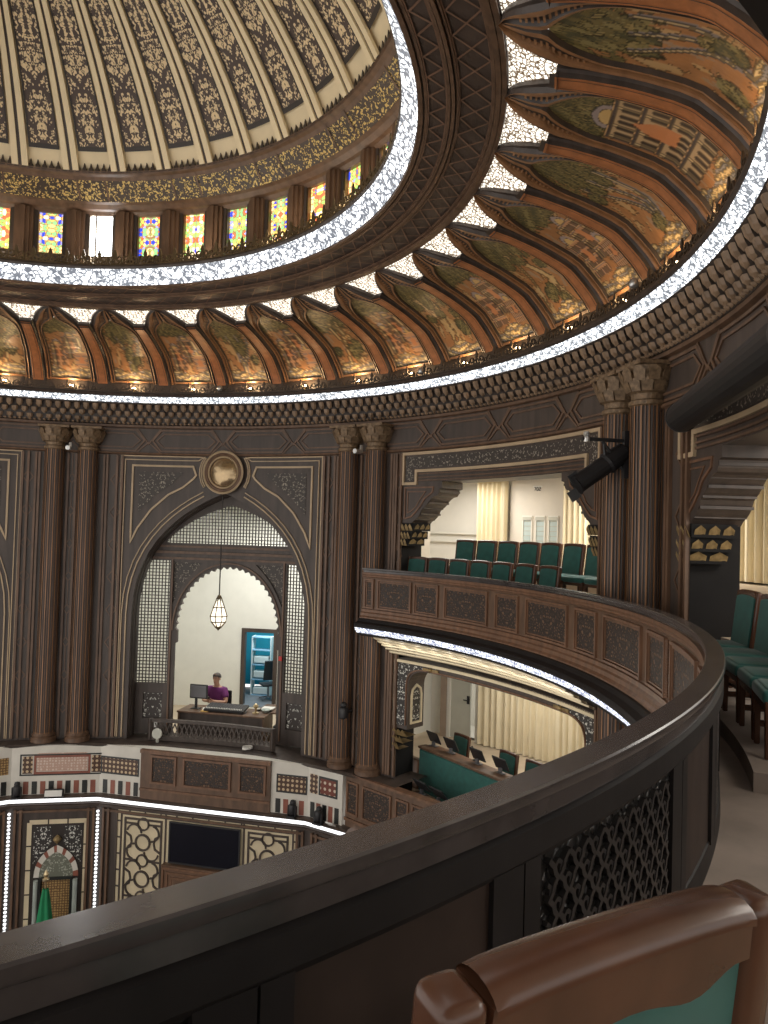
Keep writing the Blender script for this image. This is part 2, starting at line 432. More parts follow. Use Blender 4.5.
mb = MB(); mb.ring([(5.85, 8.2)]+[((RC+.06)*math.sin(a), ZC+(RC+.06)*math.cos(a)) for a in np.linspace(math.asin(5.76/RC), .0, 14)], 0, 360, 80)
dome = struct(mb.build('ceiling_dome', 'domecream', smooth=True))
pan = MB()
def dw(t): return 1.95+.0*t
pan.grid(lambda a, b: dome_pt(1.78+5.44*a, .055+.945*b, .0), 4, 24, 0,
         lambda a, b: ((a-.5)*RAD(5.44)*RC*math.sin(math.asin(5.76/RC)*(1-b)+.06*b), b*DL))
rb = MB()
for lo, hi, off in ((.32, 1.42, .045), (-1.42, -.32, .045)):
    rb.grid(lambda a, b: dome_pt(lo+(hi-lo)*a, b*.99, off), 1, 18)
    for e in (lo, hi): rb.grid(lambda a, b: dome_pt(e, b*.99, off*a), 1, 18)
rl = MB(); rl.grid(lambda a, b: dome_pt(-.32+.64*a, b*.99, .015), 1, 18)
edge = MB()
for lo in (1.75, 6.94):
    edge.grid(lambda a, b: dome_pt(lo+.32*a, .05+.94*b, .012), 1, 18)
edge.grid(lambda a, b: dome_pt(1.75+5.5*a, .05+.012*b, .012), 4, 1)
p0 = pan.build('arabesque_panel', 'domeorn', dome); r0 = rb.build('dome_rib', 'domecream', dome); l0 = rl.build('rib_groove', 'wood', r0); e0 = edge.build('panel_border', 'darkline', p0)
for k in range(40):
    ph = RAD(6+9*k)
    if k == 0:
        for o in (p0, r0): o.rotation_euler.z = ph
    else:
        for o in (p0, r0):
            c = o.copy(); C.objects.link(c); c.rotation_euler.z = ph
            for ch in list(o.children):
                d = ch.copy(); C.objects.link(d); d.parent = c

# gilded frieze under the dome, cresting and mouldings (trim)
mb = MB(); mb.ring([(6.14, 7.86), (5.86, 8.18)], 0, 360, 160)
fr = struct(mb.build('trim_1', 'goldorn'))
mb = MB()
for prof in ([(6.42, 7.70), (6.36, 7.76), (6.30, 7.78), (6.22, 7.84), (6.13, 7.88), (6.12, 7.92), (6.15, 7.94)], [(5.88, 8.15), (5.83, 8.20), (5.76, 8.22), (5.74, 8.27), (5.80, 8.30)]):
    mb.ring(prof, 0, 360, 160)
for k in range(20):
    for w_, off in ((.35, 0), (.35, 5.2)):
        a0 = 18*k+off
        mb.grid(lambda a, b: P(6.13-.29*b-.012, a0+w_*a, 7.87+.32*b), 1, 2)
mb.build('frieze_moulding', 'wood2', fr)
mb = MB()
for k in range(300):
    a0 = k*1.2
    pr = [(-.42, 0), (-.42, .07), (-.22, .1), (0, .2), (.22, .1), (.42, .07), (.42, 0)]
    mb.add([P(5.745+dr, a0+x, 8.24+z) for dr in (0, .02) for x, z in pr],
           [tuple(range(7)), tuple(range(7, 14))]+[(i, i+1, i+8, i+7) for i in range(6)])
mb.build('cresting', 'wood', fr)

# drum with the stained glass windows
STEP = 360/42
wins = [95.1+STEP*k for k in range(-2, 10)]
allw = [95.1+STEP*k for k in range(42)]
mb = MB(); RW = 6.4
for c in allw:
    hw = 2.15 if any(abs(((c-w+180) % 360)-180) < .1 for w in wins) else 0
    if hw:
        mb.ring([(RW, 6.38), (RW, 6.86)], c-hw, c+hw, 2); mb.ring([(RW, 7.75), (RW, 7.9)], c-hw, c+hw, 2)
        for e in (-hw, hw): mb.grid(lambda a, b: P(RW+.12*a, c+e, 6.86+.89*b), 1, 1)
        mb.grid(lambda a, b: P(RW+.12*a, c-hw+2*hw*b, 7.75), 1, 2); mb.grid(lambda a, b: P(RW+.12*a, c-hw+2*hw*b, 6.86), 1, 2)
    mb.ring([(RW, 6.38), (RW, 7.9)], c+hw, c+STEP-(2.15 if hw else 0)+(0 if hw else 0), 2)
drum = struct(mb.build('wall_drum', 'wood'))
pil = MB()
for w2, dr in ((1.55, .05), (1.0, .10), (.35, .14)):
    pil.grid(lambda a, b: P(RW-dr, -w2+2*w2*a, 6.4+1.34*b), 2, 1)
    for e in (-w2, w2): pil.grid(lambda a, b: P(RW-dr+dr*a, e, 6.4+1.34*b), 1, 1)
pl = pil.build('drum_pilaster', 'wood2', drum); pl.rotation_euler.z = RAD(allw[0]+STEP/2)
for c in allw[1:]:
    d = pl.copy(); C.objects.link(d); d.rotation_euler.z = RAD(c+STEP/2)
for i, c in enumerate(wins):
    clear = abs(c-146.5) < 3
    mb = MB()
    mp = cylmap(RW, c); h = RAD(2.15)*RW
    for a, b in (((-h, 6.86), (-h, 7.75)), ((h, 6.86), (h, 7.75)), ((-h, 6.88), (h, 6.88)), ((-h, 7.73), (h, 7.73))): mb.strip(mp, [a, b], .04, .10, .02)
    if clear: mb.strip(mp, [(h*.45, 6.9), (h*.45, 7.7)], .03, .10, .04)
    wf = struct(mb.build('window_%d' % (i+1), 'bronze'))
    mb = MB(); mb.plate(mp, rect(-h, 6.86, h, 7.75), d0=.10, uvc=(0, 7.0))
    mb.build('daylight_pane' if clear else 'stained_glass', M['daylight'] if clear else stained('stained_glass_%d' % i, i), wf)
# ledge in front of the drum + its filigree crest
mb = MB(); mb.ring([(5.66, 6.38), (5.64, 6.42), (5.66, 6.46), (5.74, 6.47), (6.41, 6.47)], 0, 360, 160)
struct(mb.build('trim_2', 'wood'))
def crest(r, z0, h, a_list, step, seed):
    mb = MB(); rnd = random.Random(seed)
    for a in a_list:
        mp = cylmap(r, a); s = h
        q = RAD(step)*r/2
        for sg in (-1, 1):
            sp_ = [(sg*(q*.08+.32*s*(.25+.75*(1-t))*math.sin(t*5.0)*.9), z0+s*(.1+.55*t)) for t in np.linspace(0, 1, 9)]
            mb.strip(mp, sp_, s*.10, 0, .02, maxseg=9)
            cx, cz = sg*q*.55, z0+s*.42
            mb.strip(mp, [(cx+s*.17*math.cos(k), cz+s*.17*math.sin(k)) for k in np.linspace(0, 6.28, 9)], s*.08, 0, .02, maxseg=9)
            mb.strip(mp, [(sg*q*.55, z0), (sg*q*.9, z0+s*.2), (sg*q*.8, z0+s*.45)], s*.09, 0, .02, maxseg=9)
        mb.strip(mp, [(0, z0), (0, z0+s*.7)], s*.09, 0, .02, maxseg=9)
        mb.plate(mp, [(-s*.13, z0+s*.66), (0, z0+s*.55), (s*.13, z0+s*.66), (s*.08, z0+s*.85), (0, z0+s*1.02), (-s*.08, z0+s*.85)], d0=0, d1=.02)
        mb.strip(mp, [(-q, z0+s*.05), (q, z0+s*.05)], s*.12, 0, .03, maxseg=9)
    return mb
o = crest(5.70, 6.46, .30, [6+3*k for k in range(120)], 3, 1).build('crest_railing', 'bronze')
tag(o, 'dark gilt filigree crest railing in front of the stained glass windows', 'railing')

# ================================================================== LIGHT BANDS + SOFFIT
mb = MB(); mb.ring([(5.856, 6.13), (5.78, 6.25), (5.66, 6.38)], 0, 360, 200)
tag(mb.build('light_band', 'led', smooth=True), 'white pierced light band ringing the dome just below the stained glass windows', 'light')
mb = MB(); mb.ring([(8.819, 4.417), (8.75, 4.47), (8.695, 4.536)], -20, 230, 260)
tag(mb.build('light_band', 'ledfine', smooth=True), 'white pierced light band on the cornice below the painted vault', 'light')
# inlaid ring between the two
def zsof(r): return 6.13-(r-5.856)*(.15/.89)
mb = MB(); mb.ring([(5.84, 6.13), (6.0, zsof(6.0)), (6.4, zsof(6.4)), (6.75, zsof(6.75)), (6.80, 6.03)], 0, 360, 160)
ring_s = struct(mb.build('trim_3', 'soffit'))
mb = MB()
for r0_, w_, h_ in ((5.87, .05, .035), (5.93, .03, .02), (6.17, .03, .03), (6.215, .035, .05), (6.26, .02, .03), (6.62, .03, .03), (6.665, .05, .06), (6.72, .05, .05)):
    z0 = zsof(r0_); mb.ring([(r0_-w_/2, z0), (r0_-w_/2, z0-h_), (r0_+w_/2, z0-h_-.005), (r0_+w_/2, z0)], 0, 360, 160)
mb.build('ring_moulding', 'wood2', ring_s)
mb = MB()
def sof(u, r, d): return P(r, math.degrees(u), zsof(r)-.014+d)
for k in range(120):
    a = RAD(3*k); h = RAD(1.5)
    def line(pts, w):
        vs_ = []
        for (u0, q0), (u1, q1) in zip(pts, pts[1:]):
            du, dq = (u1-u0)*6.3, q1-q0; l = math.hypot(du, dq); nx, ny = -dq/l*w/2/6.3, du/l*w/2
            mb.add([sof(u0+nx, q0+ny, 0), sof(u1+nx, q1+ny, 0), sof(u1-nx, q1-ny, 0), sof(u0-nx, q0-ny, 0)], [(0, 1, 2, 3)])
    line([(a-h, 5.97), (a, 6.13), (a+h, 5.97)], .022)
    line([(a-h, 6.29), (a+h, 6.60)], .018); line([(a-h, 6.60), (a+h, 6.29)], .018)
for q in (5.955, 6.145, 6.28, 6.605): mb.ring([(q-.008, zsof(q)-.016), (q+.008, zsof(q)-.016)], 0, 360, 160)
mb.build('inlay_line', 'soffitline', ring_s)

# ================================================================== PAINTED VAULT
prof = [(8.86, 4.88), (8.74, 5.05), (8.58, 5.22), (8.41, 5.38), (8.25, 5.47), (8.0, 5.575), (7.8, 5.65), (7.46, 5.75), (7.22, 5.80), (6.98, 5.87), (6.75, 5.975)]
_l = [0]
for a, b in zip(prof, prof[1:]): _l.append(_l[-1]+math.hypot(a[0]-b[0], a[1]-b[1]))
VL = _l[-1]; pr_r = np.array([p[0] for p in prof]); pr_z = np.array([p[1] for p in prof]); pr_l = np.array(_l)/VL
def vault(s, phi, off=0.0):
    r = float(np.interp(s, pr_l, pr_r)); z = float(np.interp(s, pr_l, pr_z)); e = .03
    dr = float(np.interp(min(1, s+e), pr_l, pr_r)-np.interp(max(0, s-e), pr_l, pr_r)); dz = float(np.interp(min(1, s+e), pr_l, pr_z)-np.interp(max(0, s-e), pr_l, pr_z))
    l = math.hypot(dr, dz); nr, nz = -dz/l, dr/l       # towards the hall and down
    return P(r+nr*off, phi, z+nz*off)
def wf_(s):     # half width of the whole panel in degrees (4.5 is half a bay): ogee towards the tip
    if s < .75: return 3.50
    t = min(1.0, (s-.75)/.25)
    return 3.50*max(0.0, 1-t**1.7)**.62
def wp_(s):     # half width of the painting
    if s < .56: return 2.72
    t = min(1, (s-.56)/.27)
    return 2.72*max(0.0, (1-t**2.2)**.8)
def hashn(x, y, seed):
    r = random.Random(seed); v = 0
    for k in range(6):
        a, b, p = r.uniform(-9, 9)*(1+k*.8), r.uniform(-9, 9)*(1+k*.8), r.uniform(0, 6.3); v = v+np.sin(a*x+b*y+p)/(1+k*.35)
    return v/3.0
def paint(S, T, kind, seed):
    r = random.Random(seed); n1, n2, n3 = hashn(S*1.5, T, seed), hashn(S*4, T*2, seed+1), hashn(S*9, T*4, seed+2)
    col = np.zeros(S.shape+(3,))
    def put(mask, c):
        for i in range(3): col[..., i] = np.where(mask, c[i], col[..., i])
    base = np.array([.33, .155, .06])
    for i in range(3): col[..., i] = base[i]*(1+.18*n2)
    put((n1+n3*.4 > .42), (.43, .27, .12))
    put((n1 < -.55), (.30, .20, .12))
    fol = ((S > .54+.08*n2) & (n3 > -.35)) | ((abs(T) < .6) & (S > .46+.05*n3))
    def leaves(mask):
        put(mask, (.155, .12, .045)); put(mask & (n3 > .25), (.23, .185, .075)); put(mask & (n3 < -.25), (.085, .075, .035)); put(mask & (n2 > .6), (.29, .215, .085))
    if kind == 'tree':
        leaves(fol)
        cx = .10+.18*np.sin(S*7+seed)
        for br in (0, 1, 2):
            c2 = cx+(br-1)*.55*np.clip((S-.16)/.36, 0, 1)**.8*(1 if br != 1 else .3)
            w = .15-.16*S
            put((abs(T-c2) < w) & (S > .06) & (S < .56), (.20, .17, .16)); put((abs(T-c2+.03) < w*.35) & (S > .06) & (S < .56), (.46, .34, .17))
        for k in range(5):
            s0, t0 = r.uniform(.15, .5), r.uniform(-.8, .8)
            leaves(((S-s0)/.055)**2+((T-t0)/.22)**2+n3*.3 < 1)
    elif kind in ('palace', 'village'):
        leaves(S > .58+.04*n2)
        blocks = [(-.9, .9, .14, .58)] if kind == 'palace' else [(-.9, -.05, .14, .40), (-.1, .8, .22, .52), (.3, .95, .12, .3)]
        for t0, t1, s0, s1 in blocks:
            inb = (T > t0) & (T < t1) & (S > s0) & (S < s1)
            put(inb, (.44, .30, .16) if kind == 'palace' else (.45, .24, .12))
            a = (T-t0)/(t1-t0); b = (S-s0)/(s1-s0)
            put(inb & (np.mod(a*7, 1) < .35) & (np.mod(b*4, 1) < .62), (.15, .10, .075))
            put(inb & (np.mod(a*7, 1) > .42) & (np.mod(a*7, 1) < .5), (.60, .44, .22))
            put(inb & (np.mod(b*4, 1) > .86), (.22, .16, .14)); put(inb & (np.mod(b*4, 1) > .93), (.55, .33, .14))
            put(inb & (abs(a-.5) < .16) & (b > .35) & (b < .8-1.2*abs(a-.5)), (.50, .20, .08))
            put((((a-.5)/.3)**2+((S-s1)/.07)**2 < 1) & (S >= s1), (.30, .24, .22)); put((((a-.5)/.2)**2+((S-s1)/.045)**2 < 1) & (S >= s1), (.55, .36, .14))
    else:
        leaves(S > .50+.10*n2)
        for k in range(4):
            c2 = r.uniform(-.6, .6)+.35*np.sin(S*6+k*2); put((abs(T-c2) < .05) & (S < .6), (.48, .33, .15))
        for k in range(7):
            s0, t0 = r.uniform(.12, .6), r.uniform(-.8, .8); leaves(((S-s0)/.05)**2+((T-t0)/.25)**2+n3*.4 < 1)
    g = S < .11+.025*np.sin(T*4+seed)+.015*n2
    put(g, (.55, .37, .15)); wv = np.sin(S*130+3*np.sin(T*3+seed)+n2*2)
    put(g & (wv > .45), (.27, .24, .22)); put(g & (wv < -.7), (.62, .47, .24))
    lum = col.sum(-1); gx, gy = np.gradient(lum)
    ed = (abs(gx)+abs(gy)) > .16
    for i in range(3): col[..., i] = np.where(ed, col[..., i]*.35, col[..., i])
    put(abs(T) > .955, (.05, .035, .025))
    return np.clip(col*1.18, 0, 1)

def frame_mesh():
    mb = MB(); N = 40
    for side in (-1, 1):
        lays = [(0.0, .00, 0), (.06, .045, 0), (.20, .05, 1), (.28, .02, 0), (.50, .02, 0), (.56, .06, 1), (.76, .07, 1), (.86, .03, 0), (1.0, .03, 0), (1.0, -.03, 0)]
        def pt(s, f, off):
            a, b = wp_(s), wf_(s); ph = side*(a+(b-a)*f); return vault(s, ph, off)
        for (f0, o0, m0), (f1, o1, m1) in zip(lays, lays[1:]):
            mb.grid(lambda a, b: pt(a, f0+(f1-f0)*b, o0+(o1-o0)*b), N, 1, m1)
        # little steps carved around the pointed head
        for k in range(11):
            s0 = .70+.021*k
            mb.grid(lambda a, b: pt(s0+.009*a, .30+.22*b, .045), 1, 1, 1)
    mb.grid(lambda a, b: vault(.004+.018*a, -3.6+7.2*b, .03), 1, 6, 1)
    mb.grid(lambda a, b: vault(.022, -3.6+7.2*b, .03*a), 1, 6, 0)
    return mb
def rib_mesh():
    mb = MB(); N = 22
    lays = [(-.98, -.02, 0), (-.95, .05, 0), (-.76, .07, 0), (-.72, .115, 1), (.72, .115, 1), (.76, .07, 0), (.95, .05, 0), (.98, -.02, 0)]
    for (f0, o0, m0), (f1, o1, m1) in zip(lays, lays[1:]):
        mb.grid(lambda a, b: vault(.0+.80*a, 4.5+f0+(f1-f0)*b, o0+(o1-o0)*b), N, 1, 1 if (m0 and m1) else 0)
    for k in (-.5, .5):
        mb.grid(lambda a, b: vault(.02+.76*a, 4.5+k-.03+.06*b, .12), N, 1, 0)
    mb.grid(lambda a, b: vault(.79+.03*a, 4.5-.85+1.7*b, .10), 1, 2, 0); mb.grid(lambda a, b: vault(.79, 4.5-.85+1.7*b, .14*a), 1, 2, 0)
    return mb
def spandrel_mesh():
    mb = MB(); N = 14
    for sd in (1, -1):
        def f(a, b):
            s = .755+.243*a; w = wf_(s); ph = sd*(w+(4.49-w)*b); return vault(s, ph, -.015)
        def uvf(a, b):
            s = .755+.243*a; w = wf_(s); return ((1-b)*RAD(4.5-w)*7*sd, a*VL*.3)
        mb.grid(f, N, 4, 0, uvf)
    return mb
FM, RM, SM = frame_mesh(), rib_mesh(), spandrel_mesh()
kinds = {38.5: ('tree', 'spreading tree with blue-grey branching trunk, uppermost at the right'), 47.5: ('palace', 'domed palace facade, second from the top at the right'),
         56.5: ('tree', 'leaning tree and small buildings, just below the domed palace panel'), 65.5: ('village', 'red-roofed houses, third panel below the spreading tree'),
         74.5: ('leaves', 'dense olive foliage, above the right pillar capital'), 83.5: ('village', 'small reddish houses above the right end of the upper gallery'),
         92.5: ('leaves', 'pale foliage and path above the middle of the upper gallery'), 101.5: ('village', 'faint brick houses above the left end of the upper gallery'),
         110.5: ('leaves', 'pale road and bushes above the middle pair of columns'), 119.5: ('village', 'red-brown ruins, just left of the panel over the middle columns'),
         128.5: ('tree', 'round-crowned tree, right of the bronze medallion'), 137.5: ('village', 'row of dark arches, left of the bronze medallion'),
         146.5: ('tree', 'pale golden tree, right of the panel over the left columns'), 155.5: ('village', 'small castle over the left pair of columns'),
         164.5: ('leaves', 'golden haze of bushes at the left edge of the picture'), 173.5: ('village', 'houses, beyond the left edge'), 29.5: ('leaves', 'foliage, beyond the top right corner'), 20.5: ('village', 'houses, overhead beyond the right edge')}
BASE0 = P(8.86, 0, 4.88)
parts0 = None
for i, (c, (kind, txt)) in enumerate(sorted(kinds.items())):
    t = thing('painted_panel', 'arched painted vault panel showing '+txt, 'painted panel', P(8.86, c, 4.88), RAD(c), 'painted panels of the vault')
    near = c < 95
    nu, nv = (150, 44) if near else (72, 22)
    mb = MB(); mb.grid(lambda a, b: tuple(Vector(vault(.012+.822*a, (2*b-1)*(wp_(.012+.822*a)+.05), 0))), nu, nv)
    S, T = np.meshgrid(np.linspace(.012, .834, nu+1), np.linspace(-1, 1, nv+1), indexing='ij')
    W = np.array([max(.05, wp_(float(s)))/2.72 for s in S[:, 0]])[:, None]
    colr = paint(S, -T*W, kind, i*13+5)
    # geometry is made at phi = 0 and carried by the empty
    keep = (t.location.copy(), t.rotation_euler.copy()); t.location = BASE0; t.rotation_euler = (0, 0, 0)
    o = mb.build('painting', 'paint', t)
    ca = o.data.color_attributes.new('Col', 'FLOAT_COLOR', 'POINT')
    ca.data.foreach_set('color', np.concatenate([colr.reshape(-1, 3), np.ones((colr.size//3, 1))], 1).astype(np.float32).ravel())
    o.data.polygons.foreach_set('use_smooth', [True]*len(o.data.polygons))
    if parts0 is None:
        parts0 = [FM.build('frame', ['wood', 'reed'], t), RM.build('rib', ['wood', 'rib'], t), SM.build('pierced_spandrel', 'spandrel', t)]
    else:
        for p in parts0:
            d = p.copy(); C.objects.link(d); d.parent = t
    t.location, t.rotation_euler = keep

# warm lamps and crest railing at the foot of the vault
mb = MB(); mb.ring([(8.69, 4.53), (8.66, 4.56), (8.67, 4.60), (8.74, 4.62), (8.96, 4.62), (8.96, 4.9), (8.80, 4.92)], -10, 225, 240)
struct(mb.build('trim_4', 'wood'))
o = crest(8.71, 4.62, .25, [9+3*k for k in range(66)], 3, 3).build('crest_railing', 'crestdark')
tag(o, 'dark filigree crest railing along the foot of the painted vault', 'railing')
mb = MB(); mb.lathe([(.0, .0), (.055, .0), (.06, .03), (.045, .06), (.05, .09), (.02, .10)], (0, 0, 0), 10)
lens = MB(); lens.lathe([(0, .135), (.03, .13), (.045, .11), (.045, .095), (0, .09)], (0, 0, 0), 10)
SHORT = {20.5: 'first overhead panel beyond the right edge', 29.5: 'panel beyond the top right corner', 38.5: 'uppermost panel with the spreading tree', 47.5: 'panel with the domed palace', 56.5: 'leaning tree panel below the palace panel', 65.5: 'panel of red-roofed houses',
         74.5: 'olive foliage panel over the right pillar', 83.5: 'panel over the gallery right end', 92.5: 'panel over the middle of the upper gallery', 101.5: 'panel over the gallery left end', 110.5: 'panel over the middle columns',
         119.5: 'panel just left of the middle columns', 128.5: 'panel right of the medallion', 137.5: 'panel left of the medallion', 146.5: 'panel right of the left columns', 155.5: 'panel over the far left columns', 164.5: 'panel at the left edge', 173.5: 'panel beyond the left edge'}
first = None
for i, c in enumerate(sorted(kinds)):
    lab = 'small warm uplight on the cornice under the '+SHORT[c]
    if first is None:
        first = thing('uplight', lab, 'light', (0, 0, 0), 0, 'warm uplights at the foot of the vault')
        mb.build('lamp_body', 'bronze', first); lens.build('lamp_lens', 'bulb', first); first.location = P(8.80, c, 4.63)
    else: copy_tree(first, P(8.80, c, 4.63), RAD(c), label=lab)
    l = bpy.data.lights.new('uplight_glow', 'POINT'); l.energy = SPOT_POWER*(2.3 if c > 95 else 1.0); l.color = (1, .66, .34); l.shadow_soft_size = .05
    lo = bpy.data.objects.new('uplight_glow', l); C.objects.link(lo); lo.location = P(8.78, c, 4.76)
for a, z, r_ in ((132.7, 4.66, 8.68), (98.7, 4.64, 8.68), (60.7, 4.66, 8.68)):
    mb = MB(); mb.lathe([(0, -.02), (.05, -.02), (.06, .03), (.05, .08), (.02, .10), (0, .10)], P(r_-.10, a, z+.02), 12)
    tag(mb.build('dome_camera', 'chrome', smooth=True), {132.7: 'small pale dome camera on the cornice above the arched booth', 98.7: 'small pale dome camera on the cornice above the upper gallery', 60.7: 'small pale dome camera on the cornice above the right pillar'}[a], 'camera', 'dome cameras on the cornice')

# ================================================================== STALACTITE CORNICE
mb = MB(); mb.ring([(8.83, 4.42), (8.80, 4.40), (8.84, 4.37), (8.92, 4.36), (9.02, 4.16), (9.06, 3.96), (9.10, 3.93)], -10, 225, 240)
corn = struct(mb.build('trim_5', 'wood'))
def stal_row(r0_, r1_, z0, z1, step, off, a0=0, a1=222):
    mb = MB(); k = int((a1-a0)/step)
    for i in range(k):
        a = a0+off+i*step; h = step*.31
        pts = []
        for (x, dr, zz) in ((-h, 0, z1), (-h*.55, -.035, z1), (h*.55, -.035, z1), (h, 0, z1)): pts.append(P(r0_+dr, a+x, zz))
        zm = z0+(z1-z0)*.45; rm = r0_+(r1_-r0_)*.5
        for (x, dr) in ((-h, 0), (-h*.55, -.035), (h*.55, -.035), (h, 0)): pts.append(P(rm+dr, a+x, zm))
        pts += [P(r1_, a-h*.7, z0+.03), P(r1_-.02, a, z0), P(r1_, a+h*.7, z0+.03)]
        mb.add(pts, [(0, 1, 5, 4), (1, 2, 6, 5), (2, 3, 7, 6), (4, 5, 9, 8), (5, 6, 9), (6, 7, 10, 9), (0, 3, 2, 1)])
    return mb
allr = MB()
for q in (stal_row(8.84, 8.90, 4.22, 4.37, 1.3, 0), stal_row(8.90, 8.95, 4.095, 4.215, 1.3, .65), stal_row(8.95, 9.0, 3.97, 4.075, 1.3, 0), stal_row(9.0, 9.03, 3.93, 3.975, .65, 0)):
    allr.add(q.v, q.f)
allr.build('stalactite_cells', 'niche', corn)

# ================================================================== MAIN WALL
RWALL = 9.1
BAYS = {133: 132.9, 88: 88.0, 43: 43.0, 178: 177.6}
PIL = {'left': 155.3, 'middle': 110.4, 'right': 65.5}
# frieze with long hexagon panels
mb = MB(); mb.ring([(9.10, 3.95), (9.10, 3.22)], 22, 210, 190)
fz = struct(mb.build('wall_frieze', 'wood'))
mb = MB()
for k in range(18):
    c = 27.0+11.2*k; mp = cylmap(9.1, c); w = RAD(5.0)*9.1
    hexa = [(-w, 3.58), (-w+.2, 3.82), (w-.2, 3.82), (w, 3.58), (w-.2, 3.34), (-w+.2, 3.34)]
    mb.strip(mp, hexa, .035, 0, -.025, closed=True)
    h2 = [(x*.88, 3.58+(z-3.58)*.66) for x, z in hexa]; mb.strip(mp, h2, .03, 0, -.02, closed=True)
    e = RAD(5.6)*9.1
    mb.strip(mp, [(e-.28, 3.86), (e, 3.50), (e+.28, 3.86)], .03, 0, -.022); mb.strip(mp, [(e-.28, 3.30), (e, 3.54), (e+.28, 3.30)], .03, 0, -.022)
mb.ring([(9.1, 3.30), (9.06, 3.30), (9.05, 3.26), (9.1, 3.24)], 22, 210, 190); mb.ring([(9.1, 3.93), (9.04, 3.93), (9.04, 3.88), (9.1, 3.86)], 22, 210, 190)
mb.build('frieze_moulding', 'wood2', fz)

# ---- pillars: wall strip, side pilasters, pair of reeded columns
def column_proto():
    t = thing('column', '', 'column', (0, 0, 0), 0, 'reeded columns of the hall')
    mb = MB(); n = 14; R = .215
    for k in range(n):
        a0 = 2*math.pi*k/n
        for (f0, f1, r0_, r1_, m) in ((0, .22, 1, 1, 1), (.22, .40, .93, .90, 0), (.40, .58, .90, .93, 0), (.58, .70, 1, 1, 2), (.70, .85, .93, .91, 0), (.85, 1.0, .91, .93, 0)):
            a, b = a0+f0*2*math.pi/n, a0+f1*2*math.pi/n
            mb.add([(R*r0_*math.cos(a), R*r0_*math.sin(a), -3.12), (R*r1_*math.cos(b), R*r1_*math.sin(b), -3.12), (R*r1_*math.cos(b), R*r1_*math.sin(b), 3.34), (R*r0_*math.cos(a), R*r0_*math.sin(a), 3.34)], [(0, 1, 2, 3)], m)
    mb.build('shaft', ['wood', 'reed', 'wood3'], t)
    mb = MB(); mb.lathe([(0, -3.3), (.27, -3.3), (.27, -3.22), (.24, -3.19), (.25, -3.15), (.22, -3.11), (.2, -3.08)], n=24); mb.build('base', 'wood2', t)
    cap = MB(); cap.lathe([(.20, 3.28), (.235, 3.30), (.235, 3.35), (.20, 3.37), (.205, 3.44), (.235, 3.46), (.24, 3.48)], n=24)
    cap.box((0, 0, 3.80), (.66, .56, .05))
    for lvl, (zz, rr, hh) in enumerate(((3.46, .26, .16), (3.58, .31, .18))):
        for k in range(12):
            a = 2*math.pi*(k+.5*lvl)/12; R3 = Matrix.Rotation(a, 3, 'Z')
            cap.add([R3 @ Vector(p) for p in ((rr, -.06, zz), (rr, .06, zz), (rr+.05, .075, zz+hh*.7), (rr+.06, 0, zz+hh), (rr+.05, -.075, zz+hh*.7), (rr-.06, .06, zz), (rr-.06, -.06, zz))], [(0, 1, 2, 3, 4), (0, 1, 5, 6), (1, 2, 5), (0, 4, 6)], 0)
    cap.lathe([(.24, 3.48), (.30, 3.60), (.31, 3.78)], n=24)
    cap.build('capital', 'capital', t)
    return t
col0 = column_proto(); used = False
side_txt = {'left': ('left column of the far left pair', 'right column of the far left pair'), 'middle': ('left column of the pair between arched booth and gallery', 'right column of the pair between arched booth and gallery'),
            'right': ('left column of the big pair at the right end of the balcony', 'right column of the big pair at the right end of the balcony')}
for nm, c in PIL.items():
    for sd, tx in ((2.3, side_txt[nm][0]), (-2.3, side_txt[nm][1])):
        lab = 'dark reeded wooden '+tx
        if not used: col0.location = P(8.98, c+sd, 0); col0.rotation_euler = (0, 0, RAD(c+sd)); col0['label'] = lab; used = True
        else: copy_tree(col0, P(8.98, c+sd, 0), RAD(c+sd), label=lab)
def pier(nm, c, lo, hi):
    mp = cylmap(RWALL, c); k = RAD(1)*RWALL
    mb = MB(); mb.plate(mp, rect(lo*k, -3.3, hi*k, 3.25), step=.5)
    w = struct(mb.build('wall_'+nm+'_pier', 'wood'))
    mb = MB(); md = MB()
    for x in (lo+.25, lo+1.0, -4.9, -4.45, 4.45, 4.9, hi-1.0, hi-.25, -.55, .55):
        if lo <= x <= hi: mb.strip(mp, [(x*k, -3.25), (x*k, 3.22)], .05, 0, -.05, maxseg=9)
    for cx in (0, (lo-4.9)/2, (hi+4.9)/2):
        if abs(cx) > 0 and abs(abs(cx)-4.9) < .6: continue
        for j in range(8):
            z0 = -2.6+.75*j; d = .11 if cx else .08; u = cx*k
            md.strip(mp, [(u, z0-d*1.3), (u+d, z0), (u, z0+d*1.3), (u-d, z0)], .022, 0, -.02, closed=True, maxseg=9)
            md.strip(mp, [(u, z0+d*1.3), (u, z0+.75-d*1.3)], .018, 0, -.015, maxseg=9)
    mb.build('reed_strip', 'wood2', w); md.build('interlace', 'wood2', w)
    return w
pier('left', PIL['left'], -7.3, 6.9)
pier('middle', PIL['middle'], -6.3, 6.9)
pier('right', PIL['right'], -8.0, 6.3)

